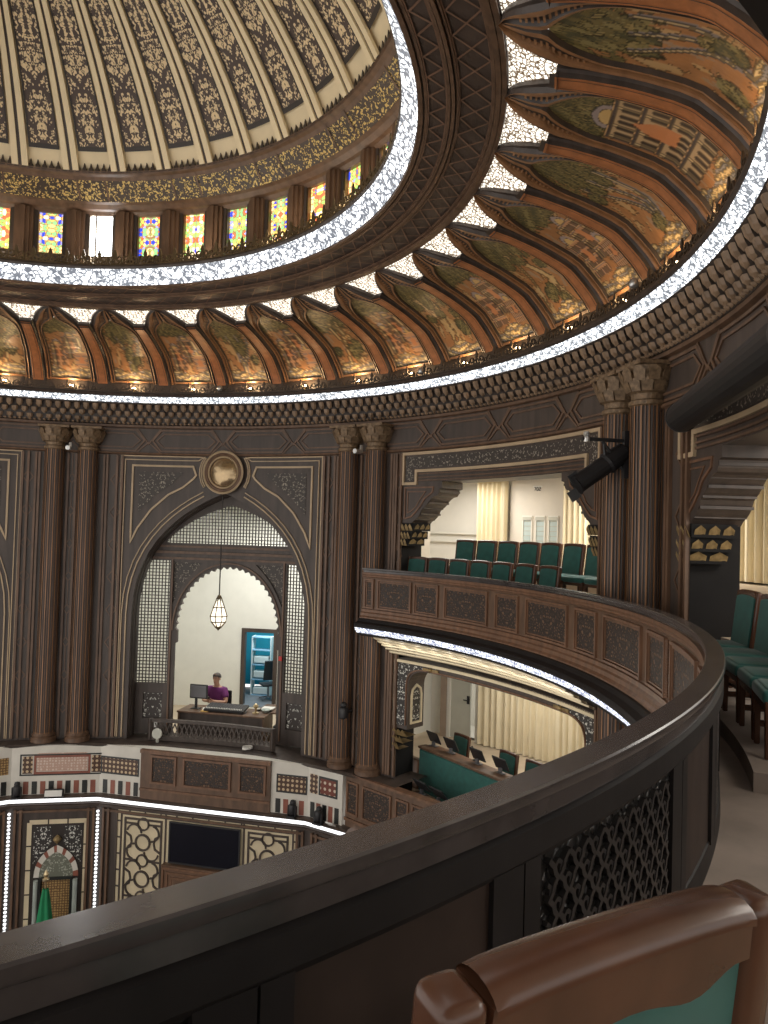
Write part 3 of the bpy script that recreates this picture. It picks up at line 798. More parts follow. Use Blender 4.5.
# ---- the arched wall of the control booth
def arched_wall(name, c):
    mp = cylmap(RWALL, c); k = RAD(1)*RWALL
    hole = [(2.12, -3.3)]+[(-x, z) for x, z in arch(2.12, -.45, 2.40, 12)]+[(-2.12, -3.3)]
    hole = [(-2.12, -3.3)]+arch(2.12, -.45, 2.40, 12)+[(2.12, -3.3)]
    hw = 15.9*k
    outer = [(-hw, -3.3)]+[hole[0]]+hole[1:-1]+[hole[-1]]+[(hw, -3.3), (hw, 3.25), (-hw, 3.25)]
    mb = MB(); mb.plate(mp, outer, step=.3)
    w = struct(mb.build(name, 'wood'))
    mb = MB()      # the deep moulded reveal of the arch
    inner = [(-2.12, -3.3)]+arch(2.12, -.45, 2.40, 12)+[(2.12, -3.3)]
    for (f0, d0), (f1, d1) in zip(((1, 0), (1, .12), (.992, .14), (.992, .26), (.985, .28), (.985, .50)), ((1, .12), (.992, .14), (.992, .26), (.985, .28), (.985, .50), (.985, .50))):
        q0 = [(x*f0, -3.3 if i in (0, len(inner)-1) else -.45+(z+.45)*f0) for i, (x, z) in enumerate(inner)]
        q1 = [(x*f1, -3.3 if i in (0, len(inner)-1) else -.45+(z+.45)*f1) for i, (x, z) in enumerate(inner)]
        n = len(q0)
        mb.add([mp(p[0], p[1], d0) for p in q0]+[mp(p[0], p[1], d1) for p in q1], [(i, i+1, n+i+1, n+i) for i in range(n-1)])
    mb.build('arch_reveal', 'wood', w)
    mb = MB()
    H = 15.5*k
    for off, wd in ((0, .026), (.085, .02)):
        hh = H-off; zt = 3.22-off
        cut = 1.0
        mb.strip(mp, [(-hh, -3.25), (-hh, zt), (-.62-off*.4, zt)]+[(-(.56+off*.5)*math.cos(a)-.02, 2.87+(.56+off*.5)*math.sin(a)) for a in np.linspace(.62, -.62, 6)], wd, 0, -.03)
        mb.strip(mp, [(hh, -3.25), (hh, zt), (.62+off*.4, zt)]+[((.56+off*.5)*math.cos(a)+.02, 2.87+(.56+off*.5)*math.sin(a)) for a in np.linspace(.62, -.62, 6)], wd, 0, -.03)
    for off, wd in ((.12, .026), (.22, .02)):
        A = arch(2.12+off, -.45, 2.42+off, 12)
        i0 = [j for j, (x, z) in enumerate(A) if x < -.42]; j0 = [j for j, (x, z) in enumerate(A) if x > .42]
        mb.strip(mp, [(-2.12-off, -3.25)]+A[:i0[-1]+1], wd, 0, -.03); mb.strip(mp, A[j0[0]:]+[(2.12+off, -3.25)], wd, 0, -.03)
    for sd in (-1, 1):
        tri = [(sd*.78, 3.0), (sd*2.20, 3.0), (sd*2.20, 1.22)]+[(sd*x, z) for x, z in ((2.05, 1.55), (1.75, 1.98), (1.35, 2.34), (1.0, 2.52), (.76, 2.72), (.70, 2.80))]
        mb.strip(mp, tri, .042, 0, -.028, closed=True)
    mb.build('cream_moulding', 'cream', w)
    mb = MB()
    for sd in (-1, 1):
        mb.plate(mp, [(sd*1.0, 2.86), (sd*2.05, 2.86), (sd*2.05, 1.92), (sd*1.7, 2.3), (sd*1.3, 2.58)], d0=-.012, uvc=(sd*1.5, 2.4))
    mb.build('spandrel_arabesque', 'wallorn', w)
    return w
wb = arched_wall('wall_booth', BAYS[133])
w2 = arched_wall('wall_far_left', BAYS[178])
# medallions
def medallion(c, lab):
    o = P(9.03, c, 2.87); R = Matrix.Rotation(RAD(c), 3, 'Z') @ Matrix.Rotation(RAD(90), 3, 'X')
    R = Matrix.Rotation(RAD(c), 3, 'Z') @ Matrix.Rotation(RAD(-90), 3, 'X')
    t = thing('medallion', lab, 'medallion', o, 0)
    mb = MB(); mb.lathe([(0, .0), (.47, .0), (.49, .04), (.46, .07), (.43, .05), (.40, .06), (.37, .03), (0, .02)], o, 40, rot=R); mb.build('dark_ring', 'wood2', t)
    mb = MB(); mb.lathe([(.45, .065), (.475, .085), (.50, .065)], o, 40, rot=R); mb.lathe([(.335, .05), (.355, .07), (.375, .05)], o, 40, rot=R); mb.build('cream_ring', 'cream', t)
    mb = MB(); mb.lathe([(0, .13), (.10, .125), (.20, .10), (.29, .06), (.33, .03)], o, 40, rot=R); mb.build('disc', 'medal', t, smooth=True)
    # lathe axis must look at the hall
medallion(BAYS[133], 'round bronze medallion with cream rings above the arched booth')

# ---- pierced screen inside the arch
cB = BAYS[133]
RS = 9.52; ms = cylmap(RS, cB)
ts = thing('lattice_screen', 'dark wooden lattice screen with scalloped arch filling the big booth arch', 'screen', P(RS, cB, -3.3), 0)
AO = arch(2.36, -.47, 2.52, 12)
topA = [(x, z) for x, z in arch(1.95, .2, 2.20, 12) if z > 1.18]
def archx(z):   # half width of the arch opening at height z
    for (x0, z0), (x1, z1) in zip(AO, AO[1:]):
        if x0 < 0 and z0 <= z <= z1: return -(x0+(x1-x0)*(z-z0)/(z1-z0))
    return 2.18
# scalloped opening
def foil(hw, z0, zs, za, n, amp):
    A = [(-hw*math.cos(math.pi*i/60), zs+(za-zs)*math.sin(math.pi*i/60)**.96) for i in range(61)]
    L = [0]
    for a, b in zip(A, A[1:]): L.append(L[-1]+math.hypot(a[0]-b[0], a[1]-b[1]))
    out = []
    m = n*6
    for i in range(m+1):
        d = L[-1]*i/m; j = max(k for k in range(len(L)) if L[k] <= d+1e-9); j = min(j, len(A)-2)
        f = (d-L[j])/max(1e-6, L[j+1]-L[j]); x = A[j][0]+(A[j+1][0]-A[j][0])*f; z = A[j][1]+(A[j+1][1]-A[j][1])*f
        nx, nz = -(A[j+1][1]-A[j][1]), A[j+1][0]-A[j][0]; l = math.hypot(nx, nz) or 1
        s_ = amp*abs(math.sin(math.pi*n*i/m)); out.append((x+nx/l*s_, z+nz/l*s_))
    return [(-hw, z0)]+out+[(hw, z0)]
fo = foil(1.24, -1.12, -.84, .64, 27, .055)
hole_mid = [(-1.30, -3.28), (-1.30, -1.16)]+fo+[(1.30, -1.16), (1.30, -3.28)]
outer = [(-2.36, -3.28), (-1.30, -3.28)]+hole_mid[1:-1]+[(1.30, -3.28), (2.36, -3.28)]
Ao = [(x, z) for x, z in AO]
outer = outer+[(x, z) for x, z in reversed(Ao)]
side_hole = lambda sd: [(sd*1.46, -2.10), (sd*2.20, -2.10), (sd*2.20, .0), (sd*2.08, .80), (sd*1.46, .80)]
low_hole = lambda sd: [(sd*1.55, -2.92), (sd*2.0, -2.92), (sd*2.0, -2.32), (sd*1.55, -2.32)]
sp_hole = lambda sd: [(sd*1.38, .77), (sd*.66, .77), (sd*.84, .60), (sd*1.06, .36), (sd*1.22, .10), (sd*1.38, -.22)]
top_hole = [(-1.50, 1.22)]+[(x, z) for x, z in arch(1.95, .2, 2.14, 14) if z > 1.22]+[(1.50, 1.22)]
holes = [side_hole(1), side_hole(-1), low_hole(1), low_hole(-1), sp_hole(1), sp_hole(-1), top_hole]
mb = MB(); mb.plate(ms, outer, holes, d0=0, d1=.10, step=.2, back=True); mb.build('screen_frame', 'wood', ts)
mb = MB()
for off in (-.02,):
    mb.strip(ms, [(-1.98, .86), (1.98, .86)], .05, 0, -.03); mb.strip(ms, [(-1.78, 1.14), (1.78, 1.14)], .05, 0, -.03); mb.strip(ms, [(-1.85, 1.0), (1.85, 1.0)], .06, 0, -.05)
    mb.strip(ms, [(-1.36*math.cos(math.pi*i/40), -.84+1.61*math.sin(math.pi*i/40)) for i in range(41)], .035, 0, -.03)
    for sd in (-1, 1):
        mb.strip(ms, [(sd*1.40, -3.2), (sd*1.40, .84)], .04, 0, -.03)
mb.build('screen_moulding', 'wood2', ts)
def inpoly(pl, x, y):
    c = False
    for i in range(len(pl)):
        (x1, y1), (x2, y2) = pl[i-1], pl[i]
        if (y1 > y) != (y2 > y) and x < (x2-x1)*(y-y1)/(y2-y1)+x1: c = not c
    return c
def lattice(poly, du, w):
    mb = MB()
    xs = [p[0] for p in poly]; zs = [p[1] for p in poly]
    def spans(vert, q, lo, hi):
        n = 60; st = None; out = []
        for i in range(n+1):
            t = lo+(hi-lo)*i/n; ins = inpoly(poly, q, t) if vert else inpoly(poly, t, q)
            if ins and st is None: st = t
            if (not ins or i == n) and st is not None: out.append((st-(hi-lo)/n, t)); st = None
        return out
    x = min(xs)+du/2
    while x < max(xs):
        for a, b in spans(True, x, min(zs)-.01, max(zs)+.01): mb.strip(ms, [(x, a), (x, b)], .0175, .03, .06, maxseg=9)
        x += du
    z = min(zs)+du/2
    while z < max(zs):
        for a, b in spans(False, z, min(xs)-.01, max(xs)+.01): mb.strip(ms, [(a, z), (b, z)], .0175, .028, .062, maxseg=.3)
        z += du
    return mb
for h, nm in ((side_hole(1), 'side_lattice'), (side_hole(-1), 'side_lattice'), (top_hole, 'arch_lattice')):
    lattice(h, .078, .024).build(nm, 'darkline', ts)
for h, m_ in ((low_hole(1), 'screenorn'), (low_hole(-1), 'screenorn'), (sp_hole(1), 'wallorn'), (sp_hole(-1), 'wallorn')):
    cx = sum(p[0] for p in h)/len(h); mb = MB(); mb.plate(ms, h, d0=.04, uvc=(cx, 0)); mb.build('arabesque_inset', m_, ts)
tcp = copy_tree(ts, P(RS, BAYS[178], -3.3), RAD(BAYS[178]-cB), label='dark lattice screen of the next arch, only a sliver at the left edge')
mb = MB(); mb.ring([(11.5, -3.5), (11.5, 3.2)], 156, 198, 20); struct(mb.build('wall_far_left_back', 'offwhite'))
# booth room
cb = cylmap(13.5, cB)
dl, dr_, dt = RAD(138.1-cB)*13.5, RAD(134.0-cB)*13.5, -1.32
mb = MB(); mb.plate(cb, [(-4.6, -3.55), (dr_, -3.55), (dr_, dt), (dl, dt), (dl, -3.55), (4.9, -3.55), (4.9, 2.9), (-4.6, 2.9)], step=.5)
struct(mb.build('wall_booth_back', 'offwhite'))
mb = MB()
for a in (149.5, 116.0): mb.grid(lambda x, y: P(9.62+4.2*x, a+(3.6 if a > 140 else -3.0)*x, -3.45+6.3*y), 1, 1)
struct(mb.build('wall_booth_side', 'offwhite'))
mb = MB(); mb.ring([(9.15, -3.55), (14.6, -3.55)], 112, 156, 30); struct(mb.build('floor_booth', 'beigefloor'))
mb = MB(); mb.ring([(9.65, 2.75), (14.6, 2.9)], 112, 156, 30); struct(mb.build('ceiling_booth', 'offwhite'))
# tall lattice lets light through only at the arch: wall above the arch inside
# door to the teal office
mb = MB()
for u in (dl, dr_): mb.strip(cb, [(u, -3.45), (u, dt+.05)], .11, -.06, .10)
mb.strip(cb, [(dl+.05, dt), (dr_-.05, dt)], .11, -.06, .10)
d1 = struct(mb.build('door_1', 'wood'))
mb = MB(); mb.ring([(13.6, -3.54), (16.2, -3.54)], 128, 146, 8); struct(mb.build('floor_office', 'grey'))
mb = MB(); mb.ring([(16.2, -3.45), (16.2, -.6)], 128, 146, 10); mb.grid(lambda a, b: P(13.50+2.6*a, 132.2, -3.45+2.85*b), 1, 1); mb.grid(lambda a, b: P(13.50+2.6*a, 143, -3.45+2.85*b), 1, 1); mb.ring([(13.6, -.6), (16.2, -.6)], 128, 146, 8)
struct(mb.build('wall_office', 'teal'))

# ---- lintels, jambs and corbels of the gallery openings
def lintel(name, c):
    mp = cylmap(RWALL, c); k = RAD(1)*RWALL; H = 16.2*k
    mb = MB(); mb.plate(mp, rect(-H, 2.63, H, 3.25), d0=0, d1=.62, step=.35, back=True)
    w = struct(mb.build(name, 'wood'))
    mb = MB(); o = [(-H+.0, 2.60), (-H, 3.20), (H, 3.20), (H, 2.60), (H-.34, 2.60), (H-.34, 2.85), (-H+.34, 2.85), (-H+.34, 2.60)]
    mb.strip(mp, [(x*.993, z) for x, z in o], .055, 0, -.04, closed=True)
    mb.build('cream_moulding', 'cream', w)
    mb = MB(); mb.plate(mp, [(-H+.07, 2.64), (-H+.07, 3.13), (H-.07, 3.13), (H-.07, 2.64), (H-.27, 2.64), (H-.27, 2.92), (-H+.27, 2.92), (-H+.27, 2.64)], d0=-.01, step=.3, uvc=(0, 3.0))
    mb.build('arabesque_frieze', 'wallorn', w)
    mb = MB()
    for zz in (2.79, 2.72, 2.66): mb.strip(mp, [(-H+.4, zz), (H-.4, zz)], .025, 0, -.03)
    mb.build('lintel_reed', 'wood2', w)
    return w
lintel('wall_gallery_lintel', BAYS[88]); lintel('wall_near_lintel', BAYS[43])
def jamb(name, phi, z0, z1, depth=.66):
    mb = MB(); e = .02
    vs_ = [P(9.1, phi+s_, z) for s_ in (0,) for z in (z0, z1)]
    mb.grid(lambda a, b: P(9.1+depth*a, phi, z0+(z1-z0)*b), 2, 2)
    return struct(mb.build(name, 'jamb'))
for ph in (104.2, 71.8, 59.2, 27.0): jamb('wall_upper_jamb', ph, 0, 2.63, .74 if ph == 59.2 else .66)
for ph in (104.6, 71.4): jamb('wall_lower_jamb', ph, -3.9, -.85)
def corbel(lab, phi, sgn):
    k = RAD(1)*RWALL
    mp0 = cylmap(RWALL, phi); mp = lambda u, z, d: mp0(sgn*u, z, d)
    t = thing('corbel', lab, 'corbel', P(9.1, phi, 1.7), 0, 'scroll corbels under the gallery lintels')
    prof_ = [(0, 2.72), (1.02, 2.72), (1.02, 2.50), (.95, 2.48), (.93, 2.40)]+bez((.90, 2.36), (.70, 2.34), (.68, 2.18), (.55, 2.12), 6)+bez((.50, 2.08), (.46, 1.98), (.42, 1.92), (.30, 1.86), 5)+[(.24, 1.80), (.0, 1.80)]
    mb = MB(); mb.plate(mp, prof_, d0=0, d1=.60, step=.2, back=True)
    for zz, uu in ((2.42, .96), (2.30, .76), (2.20, .70), (2.10, .56), (1.98, .50), (1.88, .36)):     # stepped ledges on the curved side
        mb.add([mp(uu-.10, zz, d) for d in (0, .6)]+[mp(uu, zz, d) for d in (0, .6)]+[mp(uu, zz+.035, d) for d in (0, .6)]+[mp(uu-.1, zz+.035, d) for d in (0, .6)], [(0, 1, 3, 2), (2, 3, 5, 4), (4, 5, 7, 6)])
    mb.build('scroll', 'wood', t)
    mb = MB(); mb.strip(mp, [(.07, 2.52), (.80, 2.52), (.78, 2.42), (.58, 2.30), (.48, 2.16), (.36, 2.04), (.24, 1.94), (.07, 1.90)], .03, 0, -.02, closed=True)
    mb.strip(mp, [(.14, 2.44), (.60, 2.44), (.46, 2.28), (.36, 2.14), (.22, 2.04), (.14, 2.02)], .02, 0, -.015, closed=True)
    mb.build('scroll_moulding', 'wood3', t)
    mb = MB(); g = MB()
    for lvl, (zz, wd) in enumerate(((1.66, .30), (1.50, .24), (1.36, .16))):
        n = 3 if lvl < 2 else 2
        for row in range(2):
            for q in range(n):
                if row == 0:      # cells on the hall side
                    u0 = wd*(q)/n; u1 = wd*(q+1)/n
                    pts = [mp(u0+.01, zz, -.01), mp(u1-.01, zz, -.01), mp(u1-.01, zz+.09, -.05), mp((u0+u1)/2, zz+.14, -.06), mp(u0+.01, zz+.09, -.05)]
                    g.add(pts, [(0, 1, 2, 3, 4)])
                else:             # cells on the side that faces the opening
                    d0_ = .5*q/n; d1_ = .5*(q+1)/n
                    pts = [mp(wd, zz, d0_+.02), mp(wd, zz, d1_-.02), mp(wd+.04, zz+.09, d1_-.02), mp(wd+.05, zz+.14, (d0_+d1_)/2), mp(wd+.04, zz+.09, d0_+.02)]
                    g.add(pts, [(0, 1, 2, 3, 4)])
        mb.plate(mp, rect(0, zz, wd+.015, zz+.155), d0=-.005, d1=.52, step=.5, back=True)
        mb.add([mp(0, zz, -.005), mp(wd+.015, zz, -.005), mp(wd+.015, zz, .52), mp(0, zz, .52)], [(0, 1, 2, 3)])
    mb.build('pendant_core', 'jamb', t); g.build('pendant_cells', 'gold', t)
    return t
corbel('dark scroll corbel with gilt pendant at the left end of the upper gallery opening', 104.2, -1)
corbel('dark scroll corbel at the right end of the upper gallery opening behind the tube light', 71.8, 1)
corbel('large dark scroll corbel with gilt pendant beside the right pillar', 59.2, -1)

# ---- lower gallery opening frame
cL = BAYS[88]; ml = cylmap(RWALL, cL); k_ = RAD(1)*RWALL; HL = 16.7*k_
LW = .36
leg = lambda sd: bez((sd*(HL-.80), -1.08), (sd*(HL-.55), -1.10), (sd*(HL-LW-.02), -1.16), (sd*(HL-LW), -1.42), 8)
Lp, Rp = leg(1), leg(-1)
outer = [(HL, -.90), (HL, -2.28), (HL-LW, -2.28)]+list(reversed(Lp))+[(0, -1.08)]+Rp+[(-HL+LW, -2.28), (-HL, -2.28), (-HL, -.90)]
mb = MB(); mb.plate(ml, outer, d0=0, d1=.50, step=.3, back=True)
lw = struct(mb.build('wall_lower_frame', 'wood'))
mb = MB()
mb.strip(ml, [(-HL+.04, -2.25), (-HL+.04, -.94), (HL-.04, -.94), (HL-.04, -2.25)], .05, 0, -.035)
el_ = MB(); el_.strip(ml, [(HL-LW+.04, -2.2)]+list(reversed([(x+.04, z+.03) for x, z in Lp]))+[(x-.04, z+.03) for x, z in Rp]+[(-HL+LW-.04, -2.2)], .022, 0, -.03); el_.build('edge_moulding', 'wood3', lw)
rv = lambda sd: (lambda a, z, d: ml(sd*(HL-LW+d), z, a))      # the reveal that faces the opening
arc_ = [(.40, -2.16), (.40, -1.62), (.37, -1.50), (.25, -1.42), (.13, -1.50), (.10, -1.62), (.10, -2.16)]
for sd in (1, -1): mb.strip(rv(sd), arc_, .04, 0, -.03, closed=True)
mb.build('cream_moulding', 'cream2', lw)
for sd in (1, -1):
    mb = MB(); mb.plate(rv(sd), [(.36, -2.12), (.36, -1.64), (.25, -1.48), (.14, -1.64), (.14, -2.12)], d0=-.010, step=.2, uvc=(.25, 0)); mb.build('reveal_arabesque', 'whiteorn', lw)
    mb = MB(); mb.plate(ml, [(sd*(HL-.09), -.98), (sd*(HL-1.1), -.98), (sd*(HL-1.0), -1.03), (sd*(HL-.62), -1.05), (sd*(HL-.34), -1.12), (sd*(HL-.31), -1.4), (sd*(HL-.31), -2.2), (sd*(HL-.09), -2.2)], d0=-.012, step=.2, uvc=(sd*(HL-.2), 0)); mb.build('arabesque_inset', 'whiteorn', lw)
    mb = MB(); mb.lathe([(0, -.05), (.04, -.02), (.05, 0), (.04, .02), (0, .05)], ml(sd*(HL-.95), -1.02, -.03), 10); mb.strip(ml, [(sd*(HL-.75), -1.02), (sd*(HL-1.15), -1.02)], .05, 0, -.03); mb.build('gilt_knot', 'gold', lw)
mb = MB()
for sd in (1, -1):
    for j, (zz, wd) in enumerate(((-2.42, .33), (-2.56, .24), (-2.70, .15))):
        for q in range(3):
            u0 = HL-.03-wd*q/3; u1 = HL-.03-wd*(q+1)/3
            mb.add([ml(sd*u0, zz, -.01), ml(sd*u1, zz, -.01), ml(sd*u1, zz+.09, -.06), ml(sd*(u0+u1)/2, zz+.15, -.08), ml(sd*u0, zz+.09, -.06), ml(sd*u0, zz, .3), ml(sd*u1, zz, .3)], [(0, 1, 2, 3, 4), (0, 1, 6, 5)])
mb.build('pendant_cells', 'gold', lw)

# ================================================================== BALCONY
A0, A1 = -32, 106.6
mb = MB(); mb.ring([(8.385, -.05), (8.385, .80), (8.435, .80), (8.435, .0)], A0, A1, 220)
par = struct(mb.build('wall_balcony_parapet', 'wood2'))
mb = MB(); mb.ring([(8.362, .904), (8.356, .898), (8.354, .875), (8.362, .862), (8.385, .858), (8.385, .80), (8.445, .80), (8.445, .858), (8.462, .862), (8.470, .875), (8.470, .898), (8.464, .904), (8.362, .904)], A0, A1, 300)
tag(mb.build('handrail', 'ebonyrail', smooth='auto'), 'long curved dark polished handrail along the top of the balcony parapet', 'handrail')
# hall side: panels between stiles
mb = MB(); cv = MB()
wide = [-2+15*k for k in range(-1, 7)]; narrow = [5.5+15*k for k in range(-2, 6)]+[95.2]
ends = [(c, 3.85) for c in wide if c < 95]+[(c, 2.05) for c in narrow]+[(100.9, 2.9), (105.4, .7)]
for c, h in ends:
    if c-h < A0 or c+h > A1+.5: continue
    mp = cylmap(8.385, c); w = RAD(h)*8.385
    mb.strip(mp, rect(-w, .14, w, .68), .03, 0, -.035, closed=True); mb.strip(mp, rect(-w+.035, .175, w-.035, .645), .02, 0, -.02, closed=True)
    cv.plate(mp, rect(-w+.04, .18, w-.04, .64), d0=-.008, step=.2, uvc=(0, .41))
mb.ring([(8.385, .82), (8.35, .82), (8.345, .78), (8.36, .76), (8.36, .74), (8.385, .72)], A0, A1, 220)
mb.ring([(8.385, .11), (8.36, .10), (8.355, .05), (8.33, .03), (8.33, -.02), (8.30, -.05), (8.30, -.08)], A0, A1, 220)
mb.build('parapet_moulding', 'wood3', par); cv.build('carved_panel', 'carved', par)
mb = MB(); mp = cylmap(8.385, 47.6)
for j in range(20): mb.lathe([(0, -.02), (.018, -.012), (.022, 0), (.018, .012), (0, .02)], mp(0, .16+.027*j, -.03), 8)
mb.build('bead_string', 'wood3', par)
# gallery side: dark fascia, fretwork and plain panels
mb = MB(); mb.ring([(8.435, .80), (8.462, .79), (8.462, .71), (8.45, .69), (8.435, .685)], A0, A1, 220); mb.ring([(8.435, .12), (8.45, .115), (8.455, .0)], A0, A1, 220)
pn = MB(); lt = MB()
bounds = [15*k for k in range(-2, 7)]
for b in bounds:
    for c, h, kind in ((b-.1, 3.75, 'l'), (b+7.4, 2.2, 'p')):
        mp = cylmap(8.436, c); w = RAD(h)*8.436
        mb.plate(mp, rect(w, .10, w+RAD(.95)*8.436, .70), d0=.022, d1=0, step=.4); mb.plate(mp, rect(-w-RAD(.55)*8.436, .10, -w, .70), d0=.022, d1=0, step=.4)
        if kind == 'p': pn.plate(mp, rect(-w, .12, w, .69), d0=.006, step=.25)
        else: lt.plate(mp, rect(-w, .12, w, .69), d0=.004, step=.2, uvc=(0, .4))
mb.build('back_frame', 'ebony', par); pn.build('back_panel', pmat('dark_brown_panel', (.032, .021, .017, 1), .5, var=.25, scale=5, spec=.3), par); lt.build('fretwork_panel', 'ebonycarved', par)
fw = MB()       # raised fretwork strokes on the nearer back panel
rnd = random.Random(4)
for b in (0, 15):
    mp = cylmap(8.440, b-.1); w = RAD(3.7)*8.44
    nx, nz = 17, 9
    for i in range(nx):
        for j in range(nz):
            x = -w+.04+(2*w-.08)*(i+.5)/nx; z = .15+.51*(j+.5)/nz; s_ = 1 if (i+j) % 2 else -1; q = .034
            fw.strip(mp, [(x-q*s_*.8, z-q), (x-q*s_*.1, z-q*.2), (x+q*s_*.1, z+q*.35), (x+q*s_*.85, z+q)], .017, 0, .018, maxseg=9)
            fw.strip(mp, [(x-q*s_*.9, z+q*.6), (x-q*s_*.35, z+q*.2), (x-q*s_*.5, z-q*.4)], .013, 0, .014, maxseg=9)
fw.build('fretwork_stroke', 'ebonycarved', par)
# cornice under the parapet, light strip and cream soffit
mb = MB(); mb.ring([(8.34, -.06), (8.27, -.08), (8.24, -.13), (8.16, -.16), (8.14, -.20), (8.145, -.235), (8.17, -.245)], A0, A1, 220); mb.ring([(8.235, -.35), (8.24, -.385), (8.28, -.395), (8.40, -.43)], A0, A1, 220)
mb.ring([(8.42, -.02), (8.42, -.4)], A0, A1, 120)
struct(mb.build('trim_6', 'ebony'))
mb = MB(); mb.ring([(8.165, -.235), (8.18, -.29), (8.24, -.355)], A0, A1, 260)
tag(mb.build('light_strip', 'ledbal'), 'white light strip under the curved balcony parapet', 'light')
mb = MB(); gr = MB()
n = 5
for i in range(n):
    f0, f1 = i/n, (i+.70)/n; r0_, r1_ = 8.40+.62*f0, 8.40+.62*f1; z0, z1 = -.45-.40*f0, -.45-.40*f1
    mb.ring([(r0_, z0+.03), (r0_, z0), (r1_, z1+.02), (r1_, z1+.06)], 71.0, 104.6, 60)
    gr.ring([(r1_, z1+.05), (8.40+.62*(i+1)/n, -.45-.40*(i+1)/n+.04)], 71.0, 104.6, 60)
for k_ in range(12):  # unseen point lights added to brighten the soffit like spill from the strip
    l_ = bpy.data.lights.new('soffit_fill_light', 'POINT'); l_.energy = 1.1; l_.color = (1, .95, .85); l_.shadow_soft_size = .03
    o_ = bpy.data.objects.new('soffit_fill_light', l_); C.objects.link(o_); o_.location = P(8.50, 73+2.75*k_, -.64)
sf = struct(mb.build('trim_7', 'cream2')); gr.build('soffit_groove', 'wood2', sf)
mb = MB(); mb.ring([(8.4, -.43), (9.1, -.43)], A0, 71, 100); struct(mb.build('ceiling_balcony_soffit', 'wood2'))

# gallery floor in tiers
mb = MB(); mb.ring([(8.43, 0), (8.72, 0), (9.12, 0)], A0, 34, 60); mb.ring([(8.43, 0), (8.72, 0)], 34, 106.4, 90); mb.ring([(8.46, -.06), (13.4, -.06)], A0, 106, 80)
fl = struct(mb.build('floor_gallery', 'carpet'))
mb = MB()
for a, b in ((-20, 10.8), (33.5, 106.4)):
    mb.ring([(8.66, 0), (8.66, .13), (9.62, .13)], a, b, 60)
    for e in (a, b): mb.grid(lambda x, y: P(8.66+.96*x, e, .13*y), 2, 1)
mb.ring([(9.12, 0), (9.62, 0)], 10.8, 33.5, 24)
struct(mb.build('floor_first_tier', 'carpet'))
mb = MB(); mb.ring([(9.62, 0), (9.62, .5)], A0, 112, 100); mb.ring([(10.5, .5), (10.5, .93)], A0, 112, 100)
rs = struct(mb.build('floor_tier_riser', 'tan'))
mb = MB(); mb.ring([(9.62, .5), (10.5, .5)], A0, 112, 100); mb.ring([(10.5, .93), (13.4, .93)], A0, 116, 100)
struct(mb.build('floor_upper_tier', 'beigefloor'))
mb = MB(); mb.ring([(9.7, 3.2), (13.6, 3.2)], -20, 118, 80); struct(mb.build('ceiling_gallery', 'white'))

# back wall of the galleries
mu = cylmap(12.5, 98.7)
def wphi(p): return RAD(p-98.7)*12.5
mb = MB(); mb.ring([(12.9, .9), (12.9, 3.2)], 60, 118, 60); struct(mb.build('wall_gallery_back', 'white'))
mb = MB(); mb.plate(mu, rect(wphi(95.2), .93, wphi(102.1), 3.2), d0=0, d1=.2, step=.4)
gb = struct(mb.build('wall_gallery_pier', 'beige'))
for q, c in enumerate((99.9, 98.3, 96.7)):
    h = RAD(.55)*12.5; x = wphi(c); mb = MB()
    mb.strip(mu, rect(x-h, 1.2, x+h, 2.07), .03, 0, -.03, closed=True)
    w_ = struct(mb.build('window_%d' % (20+q), 'white'))
    mb = MB(); mb.plate(mu, rect(x-h, 1.2, x+h, 2.07), d0=-.008); mb.build('pale_pane', pmat('pale_blue_pane', (.52, .62, .62, 1), .3, var=.05), w_)
    mb = MB()
    for j in range(7): mb.strip(mu, [(x-h, 1.3+.11*j), (x+h, 1.3+.11*j)], .012, -.006, -.02, maxseg=9)
    mb.strip(mu, [(x-h, 2.02), (x+h, 2.02)], .08, -.006, -.04, maxseg=9)
    mb.build('glazing_bar', 'pale', w_)
# small room sign with number and dark air unit above
mb = MB(); xs = wphi(98.74); mb.plate(mu, rect(xs-.115, 2.72, xs+.115, 2.76), d0=-.015, d1=0)
sg = mb.build('room_sign', 'paper'); tag(sg, 'tiny white sign reading 702 high on the beige gallery wall', 'sign')
mb = MB(); seg = {'7': [((-1, 1), (1, 1)), ((1, 1), (-.2, -1))], '0': [((-1, 1), (1, 1)), ((1, 1), (1, -1)), ((1, -1), (-1, -1)), ((-1, -1), (-1, 1))], '2': [((-1, 1), (1, 1)), ((1, 1), (1, 0)), ((1, 0), (-1, 0)), ((-1, 0), (-1, -1)), ((-1, -1), (1, -1))]}
for j, ch in enumerate('702'):
    for (a, b), (c, d) in seg[ch]:
        ox = xs+.065-.065*j
        mb.strip(mu, [(ox-a*.02, 2.69+b*.036), (ox-c*.02, 2.69+d*.036)], .014, -.016, -.02, maxseg=9)
mb.build('sign_number', 'plastic', sg)
mb = MB(); mb.plate(mu, rect(wphi(96.1), 2.96, wphi(100.9), 3.12), d0=-.24, d1=-.02, step=.3, back=True)
tag(mb.build('air_conditioner', 'plastic'), 'long dark air conditioner unit above the tiny room sign', 'air conditioner')
